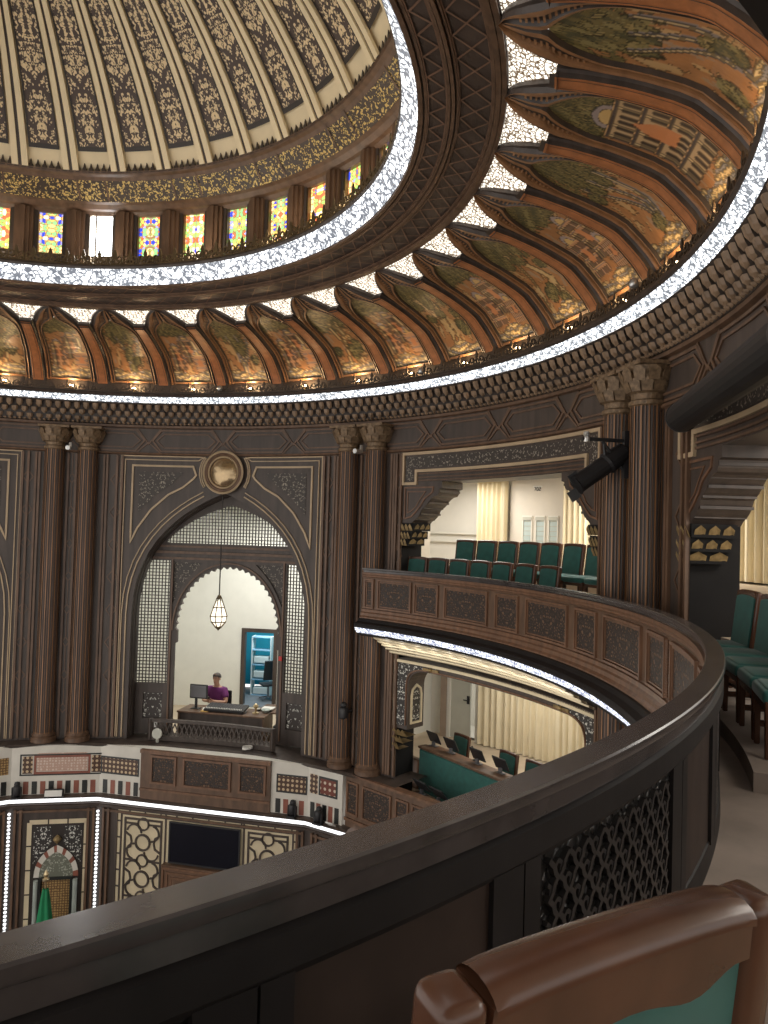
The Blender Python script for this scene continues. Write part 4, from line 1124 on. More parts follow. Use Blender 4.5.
# white bench-like rail / dado at the left
mb = MB()
for zz in (1.42, 1.62): mb.ring([(12.86, zz), (12.82, zz), (12.82, zz+.05), (12.86, zz+.05)], 104, 116, 12)
struct(mb.build('trim_8', 'white'))
mb = MB(); mb.ring([(12.1, .93), (12.1, 3.2)], 111.3, 118, 6); struct(mb.build('wall_gallery_left', 'beige'))
def curtain(name, lab, r, a0, a1, z0, z1, folds, amp=.07, seed=0, grp=None):
    rn = random.Random(seed); ph = [rn.uniform(0, 6.28) for _ in range(4)]
    mb = MB(); n = int(folds*10)
    def f(a, b):
        x = a*folds*2*math.pi
        d = amp*(math.sin(x+.5*math.sin(x*.37+ph[0]))+.35*math.sin(x*2.1+ph[1]+b*.6))*(1-.25*(1-b))
        return P(r+d, a0+(a1-a0)*a, z0+(z1-z0)*b)
    mb.grid(f, n, 8)
    return tag(mb.build(name, 'curtain', smooth=True), lab, 'curtain', grp)
curtain('curtain', 'narrow cream pleated curtain left of the tiny room sign in the upper gallery', 12.35, 102.1, 105.9, .94, 3.15, 6, seed=1)
curtain('curtain', 'cream pleated curtain behind the tube light at the right of the upper gallery', 12.0, 82, 93.9, .94, 3.15, 17, seed=2)
curtain('curtain', 'cream curtain at the right edge of the photo beside the large corbel', 12.4, 58, 80.5, .97, 3.15, 26, seed=3)

# ================================================================== CHAIRS
def make_chair():
    t = thing('chair', 'proto', 'chair')
    W = .505
    mb = MB(); mb.rbox((0, .0, .425), (W-.02, .50, .10), .035, 3); mb.rbox((0, .0, .465), (W-.08, .44, .045), .022, 2); mb.build('seat', 'green', t, smooth=True)
    mb = MB(); mb.box((0, .215, .36), (W-.06, .035, .055)); mb.box((0, -.215, .36), (W-.06, .035, .055))
    for sx in (-1, 1): mb.box((sx*(W/2-.035), 0, .36), (.03, .42, .055))
    mb.build('seat_frame', 'chairwood', t)
    tilt = Matrix.Rotation(RAD(7), 3, 'X'); o = Vector((0, -.235, .40))
    def b(x, y, z): return o+tilt @ Vector((x, y, z))
    hb = .64
    # front pad
    mb = MB()
    pad = [(-W/2+.05, .06), (W/2-.05, .06), (W/2-.045, .50)]+bez((W/2-.05, .545), (.12, .575), (-.12, .575), (-W/2+.05, .545), 8)+[(-W/2+.045, .50)]
    mp = lambda u, z, d: b(u, d, z)
    mb.plate(mp, pad, d0=.045, d1=.0, step=.08); mb.build('backrest', 'green', t)
    # frame: stiles and arched top rail
    mb = MB()
    for sx in (-1, 1): mb.rbox(b(sx*(W/2-.028), 0, .289), (.056, .066, .640), .016, 3, rot=tilt)
    top = bez((-W/2+.058, .598), (-W/2+.09, .610), (W/2-.09, .610), (W/2-.058, .598), 10)
    body = [(-W/2+.056, .546)]+top+[(W/2-.056, .546)]
    mb.plate(mp, body, d0=.034, d1=-.030, step=.12, back=True)
    cap_ = top
    # rounded upper edge
    arc_ = [(.036*math.cos(q), .020*math.sin(q)-.004) for q in np.linspace(math.pi*1.05, -.05*math.pi, 9)]
    for (d0, zz0), (d1, zz1) in zip(arc_, arc_[1:]):
        mb.add([mp(x, z+zz0, d0) for x, z in cap_]+[mp(x, z+zz1, d1) for x, z in cap_], [(i, i+1, len(cap_)+i+1, len(cap_)+i) for i in range(len(cap_)-1)])
    mb.box(b(0, 0, .06), (W-.09, .03, .05), rot=tilt)
    mb.build('back_frame', 'chairwood', t, smooth='auto')
    # back: wooden board with a scalloped lower edge over green cloth
    mb = MB(); mb.plate(mp, rect(-W/2+.055, .08, W/2-.055, .54), d0=-.018, d1=0, step=.2); mb.build('back_cloth', 'green', t)
    sc = [(-W/2+.05, .54), (-W/2+.05, .30)]+bez((-W/2+.06, .30), (-.19, .46), (-.16, .42), (-.10, .40), 6)+bez((-.09, .40), (-.04, .40), (.04, .40), (.09, .40), 4)+bez((.10, .40), (.16, .42), (.19, .46), (W/2-.06, .30), 6)+[(W/2-.05, .30), (W/2-.05, .54)]
    half = bez((.0, .530), (.05, .530), (.07, .516), (.10, .516), 5)+bez((.10, .516), (.14, .516), (.15, .543), (W/2-.052, .545), 6)[1:]
    sc = [(W/2-.05, .552), (-W/2+.05, .552)]+[(-x, z) for x, z in reversed(half)]+half[1:]
    mb = MB(); mb.plate(mp, sc, d0=-.026, d1=-.01, step=.1); mb.build('back_board', 'chairwood', t)
    for sx in (-1, 1):
        for sy in (-1, 1):
            mb = MB(); mb.rbox((sx*(W/2-.036), sy*.21, .20), (.048, .048, .40), .006, 1, taper=.8); mb.build('leg', 'chairwood', t)
    mb = MB()
    for sx in (-1, 1): mb.box((sx*(W/2-.036), 0, .14), (.02, .40, .025))
    mb.box((0, 0, .14), (W-.08, .02, .025)); mb.build('stretcher', 'chairwood', t)
    return t
ch0 = make_chair(); ch_used = [False]
def chair(loc, rotz, label, group):
    if not ch_used[0]:
        ch_used[0] = True; ch0.location = loc; ch0.rotation_euler = (0, 0, rotz); ch0['label'] = label; ch0['group'] = group; return ch0
    c = copy_tree(ch0, loc, rotz, label=label); c['group'] = group; return c
front = [102.5, 99.2, 95.8, 92.4, 88.9, 85.2, 81.4]
ordn = ['first', 'second', 'third', 'fourth', 'fifth', 'sixth', 'seventh', 'eighth']
for i, a in enumerate(front):
    chair(P(9.02, a, .13), RAD(a), 'green chair, %s from the left in the front row of the upper gallery' % ordn[i], 'front row chairs in the upper gallery')
back = [99.3, 96.2, 93.1, 90.0, 86.9, 83.7, 80.5, 77.3]
for i, a in enumerate(back):
    chair(P(9.88, a, .5), RAD(a), 'green chair, %s from the left in the raised back row of the upper gallery' % ordn[i], 'back row chairs in the upper gallery')
near = [37.2, 40.65, 44.1, 47.6, 51.1]
ntx = ['nearest the camera', 'second from the camera', 'third from the camera', 'fourth from the camera', 'farthest, by the black jamb']
for i, a in enumerate(near):
    chair(P(8.99, a, .13), RAD(a), 'green chair by the right pillar at the balcony, %s' % ntx[i], 'chairs by the right pillar')
fc = chair(Vector((.757, -8.94, .13)), RAD(-6), 'large wooden chair back with green panel in the bottom right foreground', 'chairs nearest the camera'); fc.scale = (1.03, 1.03, 1.035)

# ================================================================== PODIUM AND LOWER WALL
VA = [(PIL['left']+6.1), (PIL['left']-6.1), (PIL['middle']+6.3)]
mb = MB(); mb.ring([(9.7, -3.30), (8.95, -3.30), (8.74, -3.31), (8.70, -3.34), (8.74, -3.38)], 102, 215, 100)
struct(mb.build('trim_9', 'wood'))
def podium(name, pa, pb, rr=8.75):
    mp, hl = chordmap(pa, pb, rr)
    mb = MB(); mb.plate(mp, rect(-hl, -4.46, hl, -3.33), d0=0, d1=.25, step=3)
    return struct(mb.build(name, 'marble')), mp, hl
def border(mp, u0, z0, u1, z1, w, mat, par_, nm='inlay_border', d=-.012):
    mb = MB(); mb.strip(mp, rect(u0, z0, u1, z1), w, 0, d, closed=True, maxseg=9); return mb.build(nm, mat, par_)
# left pillar podium
wl, mp, hl = podium('wall_left_podium', VA[0], VA[1])
mb = MB(); mb.plate(mp, rect(-.66, -3.90, .40, -3.50), d0=-.010, uvc=(-.13, 0)); mb.build('pink_panel', 'pinkinlay', wl)
border(mp, -.70, -3.94, .44, -3.58, .05, 'marblered', wl); border(mp, -1.0, -3.98, .74, -3.54, .03, 'marbleblack', wl)
mb = MB(); mb.plate(mp, rect(.49, -3.95, .70, -3.57), d0=-.008, uvc=(.6, 0)); mb.plate(mp, rect(-.97, -3.95, -.75, -3.57), d0=-.008, uvc=(-.86, 0)); mb.build('star_panel', 'star', wl)
def teeth(mp, u0, u1, n, z0, z1, par_):
    r_, b_ = MB(), MB()
    for i in range(n):
        u = u0+(u1-u0)*(i+.5)/n; (r_ if i % 2 else b_).plate(mp, rect(u-.055, z0, u+.055, z1), d0=-.008)
    r_.build('red_tooth', 'marblered', par_); b_.build('black_tooth', 'marbleblack', par_)
teeth(mp, hl-.05, -hl+.05, 10, -4.40, -4.12, wl)
# bay podium
wm, mp, hl = podium('wall_booth_podium', VA[1], VA[2])
mb = MB(); mb.plate(mp, rect(-1.62, -4.45, 1.42, -3.33), d0=-.05, d1=0, step=3)
wp2 = mb.build('wood_front', 'wood2', wm)
mb = MB(); cv = MB()
for u0, u1 in ((1.15, .58), (.38, -.70), (-.92, -1.50)):
    mb.strip(mp, rect(u1, -4.04, u0, -3.46), .05, -.05, -.085, closed=True, maxseg=9); cv.plate(mp, rect(u1+.03, -4.01, u0-.03, -3.49), d0=-.058, uvc=((u0+u1)/2, -3.75))
mb.strip(mp, [(1.42, -3.37), (-1.62, -3.37)], .07, -.05, -.10, maxseg=9); mb.strip(mp, [(1.42, -4.2), (-1.62, -4.2)], .05, -.05, -.08, maxseg=9)
mb.build('panel_moulding', 'wood3', wp2); cv.build('carved_panel', 'carved', wp2)
mb = MB()
mb.plate(mp, rect(1.50, -3.95, hl-.04, -3.60), d0=-.008, uvc=(1.9, 0)); mb.plate(mp, rect(-hl+.04, -3.95, -1.76, -3.60), d0=-.008, uvc=(-2.1, 0)); mb.build('star_panel', 'star', wm)
border(mp, 1.50, -3.95, hl-.04, -3.60, .035, 'marbleblack', wm); border(mp, -hl+.04, -3.95, -1.76, -3.60, .035, 'marbleblack', wm)
teeth(mp, hl-.05, 1.45, 5, -4.40, -4.10, wm); teeth(mp, -1.70, -hl+.05, 4, -4.40, -4.10, wm)
# middle pillar podium
wr, mp, hl = podium('wall_middle_podium', VA[2], 111.0)
mb = MB(); mb.plate(mp, rect(-hl+.14, -3.88, hl-.30, -3.53), d0=-.010, uvc=(0, 0)); mb.build('star_panel', ornament('red_star_inlay', (.16, .035, .02, 1), (.62, .52, .40, 1), 8, .25, .35, 0, .1, distort=0, rand=0, soft=.03), wr)
border(mp, -hl+.14, -3.88, hl-.30, -3.53, .04, 'marbleblack', wr)
mb = MB(); mb.plate(mp, rect(hl-.25, -3.9, hl-.05, -3.5), d0=-.010, uvc=(hl-.15, 0)); mb.build('star_strip', 'star', wr)
teeth(mp, hl-.05, -hl+.05, 5, -4.40, -4.08, wr)
# far left podium (only a sliver in the photo)
wll, mp, hl = podium('wall_far_left_podium', 193.5, VA[0])
mb = MB(); mb.plate(mp, rect(-hl+.06, -3.95, -hl+.36, -3.58), d0=-.010, uvc=(0, 0)); mb.build('red_panel', 'goldtile', wll)
teeth(mp, -hl+.6, -hl+.05, 3, -4.40, -4.10, wll)

# LED cornice and lower walls
def lower(pa, pb):
    mp, hl = chordmap(pa, pb, 8.72)
    return mp, hl
segs = [(193.5, VA[0]), (VA[0], VA[1]), (VA[1], VA[2]), (VA[2], 109.6)]
ltx = ['at the far left edge', 'above the green flag niche', 'above the black television', 'short, right of the black television']
for i, (pa, pb) in enumerate(segs):
    mp, hl = lower(pa, pb)
    mb = MB()
    for (d0, z0), (d1, z1) in zip(((.10, -4.40), (-.06, -4.42), (-.10, -4.45)), ((-.06, -4.42), (-.10, -4.45), (-.08, -4.475))):
        mb.add([mp(-hl, z0, d0), mp(hl, z0, d0), mp(hl, z1, d1), mp(-hl, z1, d1)], [(0, 1, 2, 3)])
    for (d0, z0), (d1, z1) in zip(((-.02, -4.575), (.0, -4.59), (-.03, -4.62), (.02, -4.66), (.02, -4.70)), ((.0, -4.59), (-.03, -4.62), (.02, -4.66), (.02, -4.70), (.10, -4.72))):
        mb.add([mp(-hl, z0, d0), mp(hl, z0, d0), mp(hl, z1, d1), mp(-hl, z1, d1)], [(0, 1, 2, 3)])
    struct(mb.build('trim_%d' % (10+i), 'soffit'))
    mb = MB(); mb.grid(lambda a, b: mp((-hl+2*hl*a)*.985, -4.475-.10*b, -.08+.06*b), 12, 1, 0, lambda a, b: (2*hl*a, .1*b))
    tag(mb.build('light_strip', 'ledw'), 'white light strip under the marble podium, '+ltx[i], 'light', 'light strips under the podium')
    mb = MB(); mb.plate(mp, rect(-hl-.02, -8.5, hl+.02, -4.68), d0=.10, step=4)
    lwall = struct(mb.build('wall_lower_%s' % ('far_left', 'niche', 'television', 'right')[i], 'wood'))
    mb = MB()
    for zz in (-4.80,): mb.strip(mp, [(-hl+.1, zz), (hl-.1, zz)], .05, .10, .06, maxseg=9)
    for sd in (-1, 1):
        for q in (.10, .22): mb.strip(mp, [(sd*(hl-q), -8.4), (sd*(hl-q), -4.75)], .05, .10, .05, maxseg=9)
    mb.build('wall_moulding', 'wood2', lwall)
    if i == 1:     # niche panel with marble arch
        uc = -.08
        def q(u): return u+uc
        mb = MB(); mb.plate(mp, rect(q(-.64), -8.3, q(.64), -5.0), d0=.09); mb.build('niche_ground', 'darkline', lwall)
        mb = MB()
        for sd in (-1, 1):
            for j in range(6): mb.plate(mp, rect(q(sd*.60-.05), -8.2+.53*j, q(sd*.60+.05), -7.70+.53*j), d0=.08)
        for j in range(3): mb.plate(mp, rect(q(-.60+.41*j), -5.09, q(-.22+.41*j), -4.99), d0=.08)
        mb.build('cream_border', 'cream2', lwall)
        mb = MB()
        for sd in (-1, 1): mb.plate(mp, [(q(sd*.50), -5.15), (q(sd*.14), -5.15), (q(sd*.10), -5.5), (q(sd*.30), -5.75), (q(sd*.50), -5.95)], d0=.08, uvc=(q(sd*.3), -5.5))
        mb.build('scroll_spandrel', 'whiteorn', lwall)
        mb = MB(); A_ = [(x, z) for x, z in arch(.47, -6.25, -5.55, 9)]; B_ = [(x, z) for x, z in arch(.36, -6.25, -5.70, 9)]
        vw, vr = MB(), MB()
        for j in range(len(A_)-1):
            (vw if j % 3 else vr).add([mp(q(A_[j][0]), A_[j][1], .06), mp(q(A_[j+1][0]), A_[j+1][1], .06), mp(q(B_[j+1][0]), B_[j+1][1], .06), mp(q(B_[j][0]), B_[j][1], .06)], [(0, 1, 2, 3)])
        vw.build('white_voussoir', 'marble', lwall); vr.build('red_voussoir', 'marblered', lwall)
        mb = MB(); mb.plate(mp, [(q(x), z) for x, z in B_], d0=.07, uvc=(uc, 0)); mb.build('tympanum', 'greenorn', lwall)
        mb = MB()
        for sd in (-1, 1): mb.tube([mp(q(sd*.41), -8.4, .03), mp(q(sd*.41), -6.3, .03)], .05, 10)
        mb.build('niche_column', 'marblepale', lwall)
        mb = MB(); mb.plate(mp, rect(q(-.29), -8.4, q(.29), -6.30), d0=.075, uvc=(uc, 0)); mb.build('gold_panel', 'goldtile', lwall)
        border(mp, q(-.33), -8.4, q(.33), -6.27, .05, 'marbleblack', lwall, d=.04)
        mb = MB(); o = mp(uc, -5.42, .05); mb.lathe([(0, -.1), (.05, -.06), (.09, 0), (.05, .06), (0, .1)], o, 12); mb.build('gilt_boss', 'gold', lwall)
        # flag
        f = thing('flag', 'furled green flag with gold finial in front of the marble niche', 'flag', mp(uc, -8.5, -.8), 0)
        mb = MB(); mb.tube([mp(uc, -8.5, -.8), mp(uc, -5.92, -.8)], .018, 8); mb.lathe([(0, 0), (.2, 0), (.2, .04), (.03, .07)], mp(uc, -8.5, -.8), 16); mb.build('flagpole', 'brass', f)
        mb = MB(); mb.lathe([(0, -.02), (.06, 0), (.07, .04), (.03, .07), (.05, .10), (.055, .14), (.03, .19), (0, .24)], mp(uc, -5.94, -.8), 14); mb.build('finial', 'brass', f)
        def fl_(a, b):
            th = a*2*math.pi; r_ = (.05+.20*(1-b)**.8)*(1+.22*math.sin(th*5+b*2)); c_ = mp(uc, -8.1+2.0*b, -.8); return c_+Vector((r_*math.cos(th), r_*math.sin(th), 0))
        mb = MB(); mb.grid(fl_, 40, 10); mb.build('flag_cloth', 'flag', f, smooth=True)
    if i == 2:     # cream panel with interlaced dark lattice either side of the television
        mb = MB(); mb.plate(mp, rect(-2.25, -8.2, 2.02, -4.70), d0=.095, step=4); cp_ = mb.build('cream_panel', 'cream2', lwall)
        mb = MB()
        mb.strip(mp, rect(-2.25, -8.2, 2.02, -4.72), .05, .095, .07, closed=True, maxseg=9); mb.strip(mp, rect(-2.13, -8.1, 1.90, -4.83), .035, .095, .075, closed=True, maxseg=9)
        for u in (.82, -1.02): mb.strip(mp, [(u, -4.72), (u, -8.2)], .035, .095, .075, maxseg=9)
        for q_ in range(10):
            for sd in (1.96, -2.19): mb.strip(mp, [(sd-.05, -5.0-.36*q_), (sd+.05, -5.0-.36*q_)], .03, .095, .075, maxseg=9)
        for q_ in range(11): mb.strip(mp, [(1.7-.38*q_, -4.72), (1.7-.38*q_, -4.83)], .03, .095, .075, maxseg=9)
        for cx, sx in ((1.36, 1), (-1.57, 1)):
            mb.strip(mp, rect(cx-.44, -8.0, cx+.44, -4.92), .04, .095, .07, closed=True, maxseg=9)
            for j in range(4):
                cz = -5.42-.80*j
                circ = lambda x, z, r_, n=20, a0=0, a1=6.283: [(x+r_*math.cos(a), z+r_*math.sin(a)) for a in np.linspace(a0, a1, n)]
                mb.strip(mp, circ(cx, cz, .17), .04, .095, .06, maxseg=9)
                for a in range(4):
                    th = math.pi/4+a*math.pi/2; x0, z0 = cx+.30*math.cos(th), cz+.30*math.sin(th)
                    mb.strip(mp, circ(x0, z0, .17, 14, th+math.pi*.62-math.pi*.5-1.0, th+math.pi*.62+1.35-.9), .035, .095, .065, maxseg=9)
                mb.strip(mp, circ(cx, cz+.40, .13, 10, -.4, 3.54), .035, .095, .065, maxseg=9); mb.strip(mp, circ(cx, cz+.40, .13, 10, 2.74, 6.68), .035, .095, .065, maxseg=9)
                for sd in (-1, 1):
                    mb.strip(mp, [(cx+sd*.44, cz+.2), (cx+sd*.30, cz+.12), (cx+sd*.27, cz), (cx+sd*.30, cz-.12), (cx+sd*.44, cz-.2)], .035, .095, .065, maxseg=9)
                    mb.strip(mp, [(cx+sd*.44, cz+.40), (cx+sd*.12, cz+.40)], .035, .095, .065, maxseg=9)
        mb.build('interlaced_lattice', 'wood', cp_)
        tv = thing('television', 'large black television screen set in the cream lattice wall', 'television', mp(-.13, -5.76, 0), 0)
        mb = MB(); mb.plate(mp, rect(-.95, -5.74, .69, -4.87), d0=.03, d1=.07); mb.strip(mp, rect(-.95, -5.74, .69, -4.87), .03, .03, .015, closed=True, maxseg=9); mb.build('casing', 'plastic', tv)
        mb = MB(); mb.plate(mp, rect(-.93, -5.72, .67, -4.89), d0=.025); mb.build('screen', 'screen', tv)
        cab = thing('wall_cabinet', 'dark framed wooden cabinet under the black television', 'cabinet', mp(-.1, -8.5, 0), 0)
        mb = MB(); mb.plate(mp, rect(-1.0, -8.5, .82, -5.78), d0=-.05, d1=.09); mb.build('body', 'wood2', cab)
        mb = MB()
        for off in (.04, .14, .24): mb.strip(mp, rect(-1.0+off, -8.4, .82-off, -5.80-off), .05, -.05, -.08+off*.08, closed=True, maxseg=9)
        mb.build('frame_moulding', 'wood3', cab)
# vertical light strips on the corners
for a, tx in ((VA[0], 'left of the green flag niche'), (VA[1], 'between the flag niche and the lattice wall')):
    mb = MB()
    mb.ring([(8.80, -8.4), (8.80, -4.66)], a-.42, a+.42, 2); mb.ring([(8.78, -8.4), (8.78, -4.66)], a-.5, a-.42, 1); mb.ring([(8.78, -8.4), (8.78, -4.66)], a+.42, a+.5, 1)
    b_ = MB()
    for j in range(42): b_.lathe([(0, -.03), (.028, -.02), (.036, 0), (.028, .02), (0, .03)], P(8.72, a, -8.3+.085*j), 8)
    t = thing('corner_light_strip', 'vertical white light strip on the corner '+tx, 'light', P(8.75, a, -8.4), 0, 'vertical corner light strips')
    mb.build('strip_backing', 'wood', t); b_.build('light_beads', 'ledw', t)
mb = MB(); mb.ring([(8.95, -8.5), (8.95, -4.3)], -40, 109.4, 60); struct(mb.build('wall_hall_lower', 'wood'))
mb = MB(); mb.ring([(.01, -8.5), (9.5, -8.5)], 0, 360, 60); struct(mb.build('floor', 'darkfloor'))
# things standing on the podium ledge
def floodlight(loc, rot, lab):
    t = thing('ledge_spotlight', lab, 'spotlight', loc, rot, 'black spotlights on the podium ledge')
    R = Matrix.Rotation(rot, 3, 'Z')
    mb = MB(); mb.rbox(Vector(loc)+Vector((0, 0, .17)), (.15, .15, .24), .05, 2, rot=R); mb.rbox(Vector(loc)+R @ Vector((0, -.02, .30)), (.12, .12, .12), .05, 2, rot=R); mb.build('head', 'plastic', t, smooth=True)
    mb = MB(); mb.box(Vector(loc)+Vector((0, 0, .02)), (.2, .16, .04), rot=R)
    for sx in (-1, 1): mb.box(Vector(loc)+R @ Vector((sx*.09, 0, .13)), (.02, .06, .22), rot=R)
    mb.build('yoke', 'plastic', t)
LEDGE = 8.60
floodlight(P(LEDGE, 160.4, -4.44), RAD(160.4), 'black moving spotlight on the ledge at the far left, left of the pale lamp')
floodlight(P(LEDGE, 118.6, -4.44), RAD(118.6), 'black moving spotlight on the ledge before the right marble panel')
floodlight(P(8.60, 114.2, -4.44), RAD(113), 'black spotlight at the right end of the ledge near the handrail')
def flat_lamp(loc, rot, lab, s=1.0, white=True):
    t = thing('ledge_lamp', lab, 'lamp', loc, rot); R = Matrix.Rotation(rot, 3, 'Z'); q = Matrix.Rotation(RAD(20), 3, 'X')
    mb = MB(); mb.rbox(Vector(loc)+R @ Vector((0, .04, .10*s)), (.40*s, .10, .18*s), .02, 1, rot=R @ q); mb.build('housing', 'plastic', t)
    if white:
        mb = MB(); mb.rbox(Vector(loc)+R @ Vector((0, .105, .115*s)), (.36*s, .02, .13*s), .008, 1, rot=R @ q); mb.build('pale_front', 'paper', t)
flat_lamp(P(8.58, 155.2, -4.44), RAD(155.2), 'flat lamp with pale front on the ledge under the pink marble panel')
flat_lamp(P(8.58, 134.5, -4.44), RAD(134.5), 'small flat black lamp on the ledge under the carved wood panels', .75, False)
mb = MB(); o = P(8.58, 112.0, -4.36); mb.rbox(o, (.20, .16, .03), .012, 1, rot=Matrix.Rotation(RAD(112), 3, 'Z') @ Matrix.Rotation(RAD(35), 3, 'X'))
mb.build('paper_sheet', 'paper'); tag(bpy.context.scene.objects['paper_sheet'], 'white tilted sheet lying at the right end of the ledge', 'paper')

# ================================================================== BOOTH CONTENTS
# railing
t = thing('booth_railing', 'low dark carved railing in front of the booth desk', 'railing', P(9.02, 133.2, -3.3), 0)
mr = cylmap(9.02, 133.2); w = RAD(9.4)*9.02
mb = MB(); mb.strip(mr, [(-w, -2.84), (w, -2.84)], .07, -.03, .05); mb.strip(mr, [(-w, -3.24), (w, -3.24)], .10, -.03, .05); mb.build('rail', 'wood', t)
mb = MB()
for j in range(12):
    u0 = -w+.1+(2*w-.2)*j/12; u1 = -w+.1+(2*w-.2)*(j+1)/12
    mb.strip(mr, [(u0, -3.18), ((u0+u1)/2, -2.90), (u1, -3.18)], .025, 0, .02); mb.strip(mr, [(u0, -2.90), ((u0+u1)/2, -3.18), (u1, -2.90)], .025, 0, .02)
mb.build('fretwork', 'wood', t)
for sd in (-1, 1):
    mb = MB(); mb.rbox(mr(sd*w, -3.04, .01), (.11, .11, .50), .015, 1); mb.build('post', 'wood', t)
# desk
def loc_map(r, phi):      # local frame: x to the left seen from the hall, y towards the hall
    o = P(r, phi, 0); R = Matrix.Rotation(RAD(phi), 3, 'Z'); return lambda x, y, z: o+R @ Vector((x, y, 0))+Vector((0, 0, z)), R
lm, R = loc_map(10.1, 134.2)
FB = -3.55
t = thing('desk', 'wooden control desk behind the booth railing', 'desk', lm(0, 0, FB), 0)
mb = MB(); mb.rbox(lm(0, 0, FB+.735), (2.2, .72, .045), .01, 1, rot=R); mb.rbox(lm(-1.0, -.55, FB+.735), (.6, .8, .045), .01, 1, rot=R); mb.build('desk_top', 'wood2', t)
mb = MB(); mb.box(lm(0, .30, FB+.40), (2.1, .03, .62), rot=R); mb.build('modesty_panel', 'wood', t)
for x in (-1.06, 1.06): mb = MB(); mb.box(lm(x, 0, FB+.357), (.04, .66, .712), rot=R); mb.build('side_panel', 'wood2', t)
t = thing('mixing_console', 'black mixing console lying on the booth desk', 'console', lm(-.05, .1, FB+.76), 0)
tl = R @ Matrix.Rotation(RAD(-9), 3, 'X')
mb = MB(); mb.rbox(lm(-.05, .08, FB+.838), (1.0, .42, .06), .012, 1, rot=tl); mb.build('body', 'plastic', t)
mb = MB(); kb = MB()
for i in range(22):
    for j in range(5): kb.box(lm(-.05-.44+.042*i, .08-.16+.06*j, FB+.878+.010*(2-j)), (.018, .018, .02), rot=tl)
    mb.box(lm(-.05-.44+.042*i, .08+.17, FB+.860), (.016, .035, .02), rot=tl)
kb.build('knobs', 'grey', t); mb.build('faders', 'paper', t)
t = thing('monitor', 'grey backed monitor on the booth desk left of the person', 'monitor', lm(.78, .05, FB+.76), 0)
mb = MB(); mb.rbox(lm(.70, .02, FB+1.17), (.46, .035, .34), .01, 1, rot=R); mb.build('casing', 'plastic', t)
mb = MB(); mb.rbox(lm(.70, .045, FB+1.17), (.40, .02, .28), .008, 1, rot=R); mb.build('back_plate', 'grey', t)
mb = MB(); mb.box(lm(.76, .02, FB+.90), (.06, .03, .24), rot=R); mb.rbox(lm(.76, .02, FB+.766), (.22, .18, .015), .005, 1, rot=R); mb.build('stand', 'plastic', t)
def small(name, lab, cat, shapes, mat_):
    mb = MB()
    for s_ in shapes: s_(mb)
    return tag(mb.build(name, mat_), lab, cat)
small('paper_stack', 'white papers on the left of the booth desk', 'paper', [lambda m: m.rbox(lm(.50, .02, FB+.767), (.16, .22, .018), .004, 1, rot=R @ Matrix.Rotation(.3, 3, 'Z'))], 'paper')
small('folder', 'ochre folder on the booth desk under the monitor', 'folder', [lambda m: m.rbox(lm(.42, .24, FB+.768), (.20, .14, .02), .004, 1, rot=R @ Matrix.Rotation(-.1, 3, 'Z'))], pmat('ochre_card', (.50, .32, .10, 1), .7))
small('brass_lamp', 'brass ornament on the right side of the booth desk', 'ornament', [lambda m: m.lathe([(0, 0), (.08, 0), (.08, .02), (.02, .04), (.03, .12), (.07, .17), (.03, .22), (0, .24)], lm(-.78, .05, FB+.757), 14)], 'brass')
small('desk_bowl', 'pale bowl of papers at the right end of the booth desk', 'bowl', [lambda m: m.lathe([(0, 0), (.05, 0), (.12, .07), (.115, .075), (.04, .015), (0, .015)], lm(-.98, -.1, FB+.757), 16)], 'marblepale')
small('document_tray', 'white tray beside the pale bowl on the booth desk', 'tray', [lambda m: m.rbox(lm(-.92, -.45, FB+.775), (.30, .24, .035), .008, 1, rot=R)], 'paper')
small('computer_tower', 'black computer tower on the floor right of the booth desk', 'computer', [lambda m: m.rbox(lm(-1.32, -.15, FB+.25), (.20, .42, .50), .015, 1, rot=R)], 'plastic')
small('floor_lamp_disc', 'pale round floodlight disc at the left end of the booth railing', 'lamp', [lambda m: m.lathe([(0, -.03), (.11, -.03), (.12, 0), (.11, .03), (0, .035)], P(8.88, 141.3, -3.10), 20, rot=Matrix.Rotation(RAD(141), 3, 'Z') @ Matrix.Rotation(RAD(-90), 3, 'X')), lambda m: m.box(P(8.90, 141.3, -3.25), (.05, .05, .10))], 'pale')
small('cable_coil', 'white coiled cable on the ledge at the right of the booth railing', 'cable', [lambda m: m.tube([P(8.86, 127.2, -3.26)+Vector((.11*math.cos(a), .07*math.sin(a), .012*a/3)) for a in np.linspace(0, 15, 60)], .012, 6)], 'paper')
small('wall_socket', 'white socket box at the foot of the left lattice screen', 'socket', [lambda m: m.plate(ms, rect(1.62, -3.12, 1.78, -2.96), d0=-.05, d1=0)], 'paper')
small('red_button', 'small red fire button on the right lattice panel', 'button', [lambda m: m.plate(ms, rect(-1.43, -1.38, -1.35, -1.28), d0=-.06, d1=-.032)], pmat('red_plastic', (.55, .02, .015, 1), .4))
# office chair and shelf in the teal room
lo_, Ro = loc_map(14.6, 136.2)
t = thing('office_chair', 'black office chair in the teal room beyond the door', 'chair', lo_(.02, 0, FB), 0)
Rc = Ro @ Matrix.Rotation(RAD(35), 3, 'Z')
mb = MB(); mb.rbox(lo_(.02, 0, FB+.48), (.48, .46, .07), .03, 2, rot=Rc); mb.build('seat', 'plastic', t, smooth=True)
mb = MB(); mb.rbox(lo_(-.10, .12, FB+.92), (.46, .05, .62), .02, 2, rot=Rc @ Matrix.Rotation(RAD(-12), 3, 'X')); mb.build('backrest', 'plastic', t, smooth=True)
mb = MB(); mb.tube([lo_(.02, 0, FB+.1), lo_(.02, 0, FB+.46)], .03, 8)
for k in range(5): mb.tube([lo_(.02, 0, FB+.12), lo_(.02+.28*math.cos(k*1.257), .28*math.sin(k*1.257), FB+.05)], .02, 6)
mb.build('base', 'grey', t)
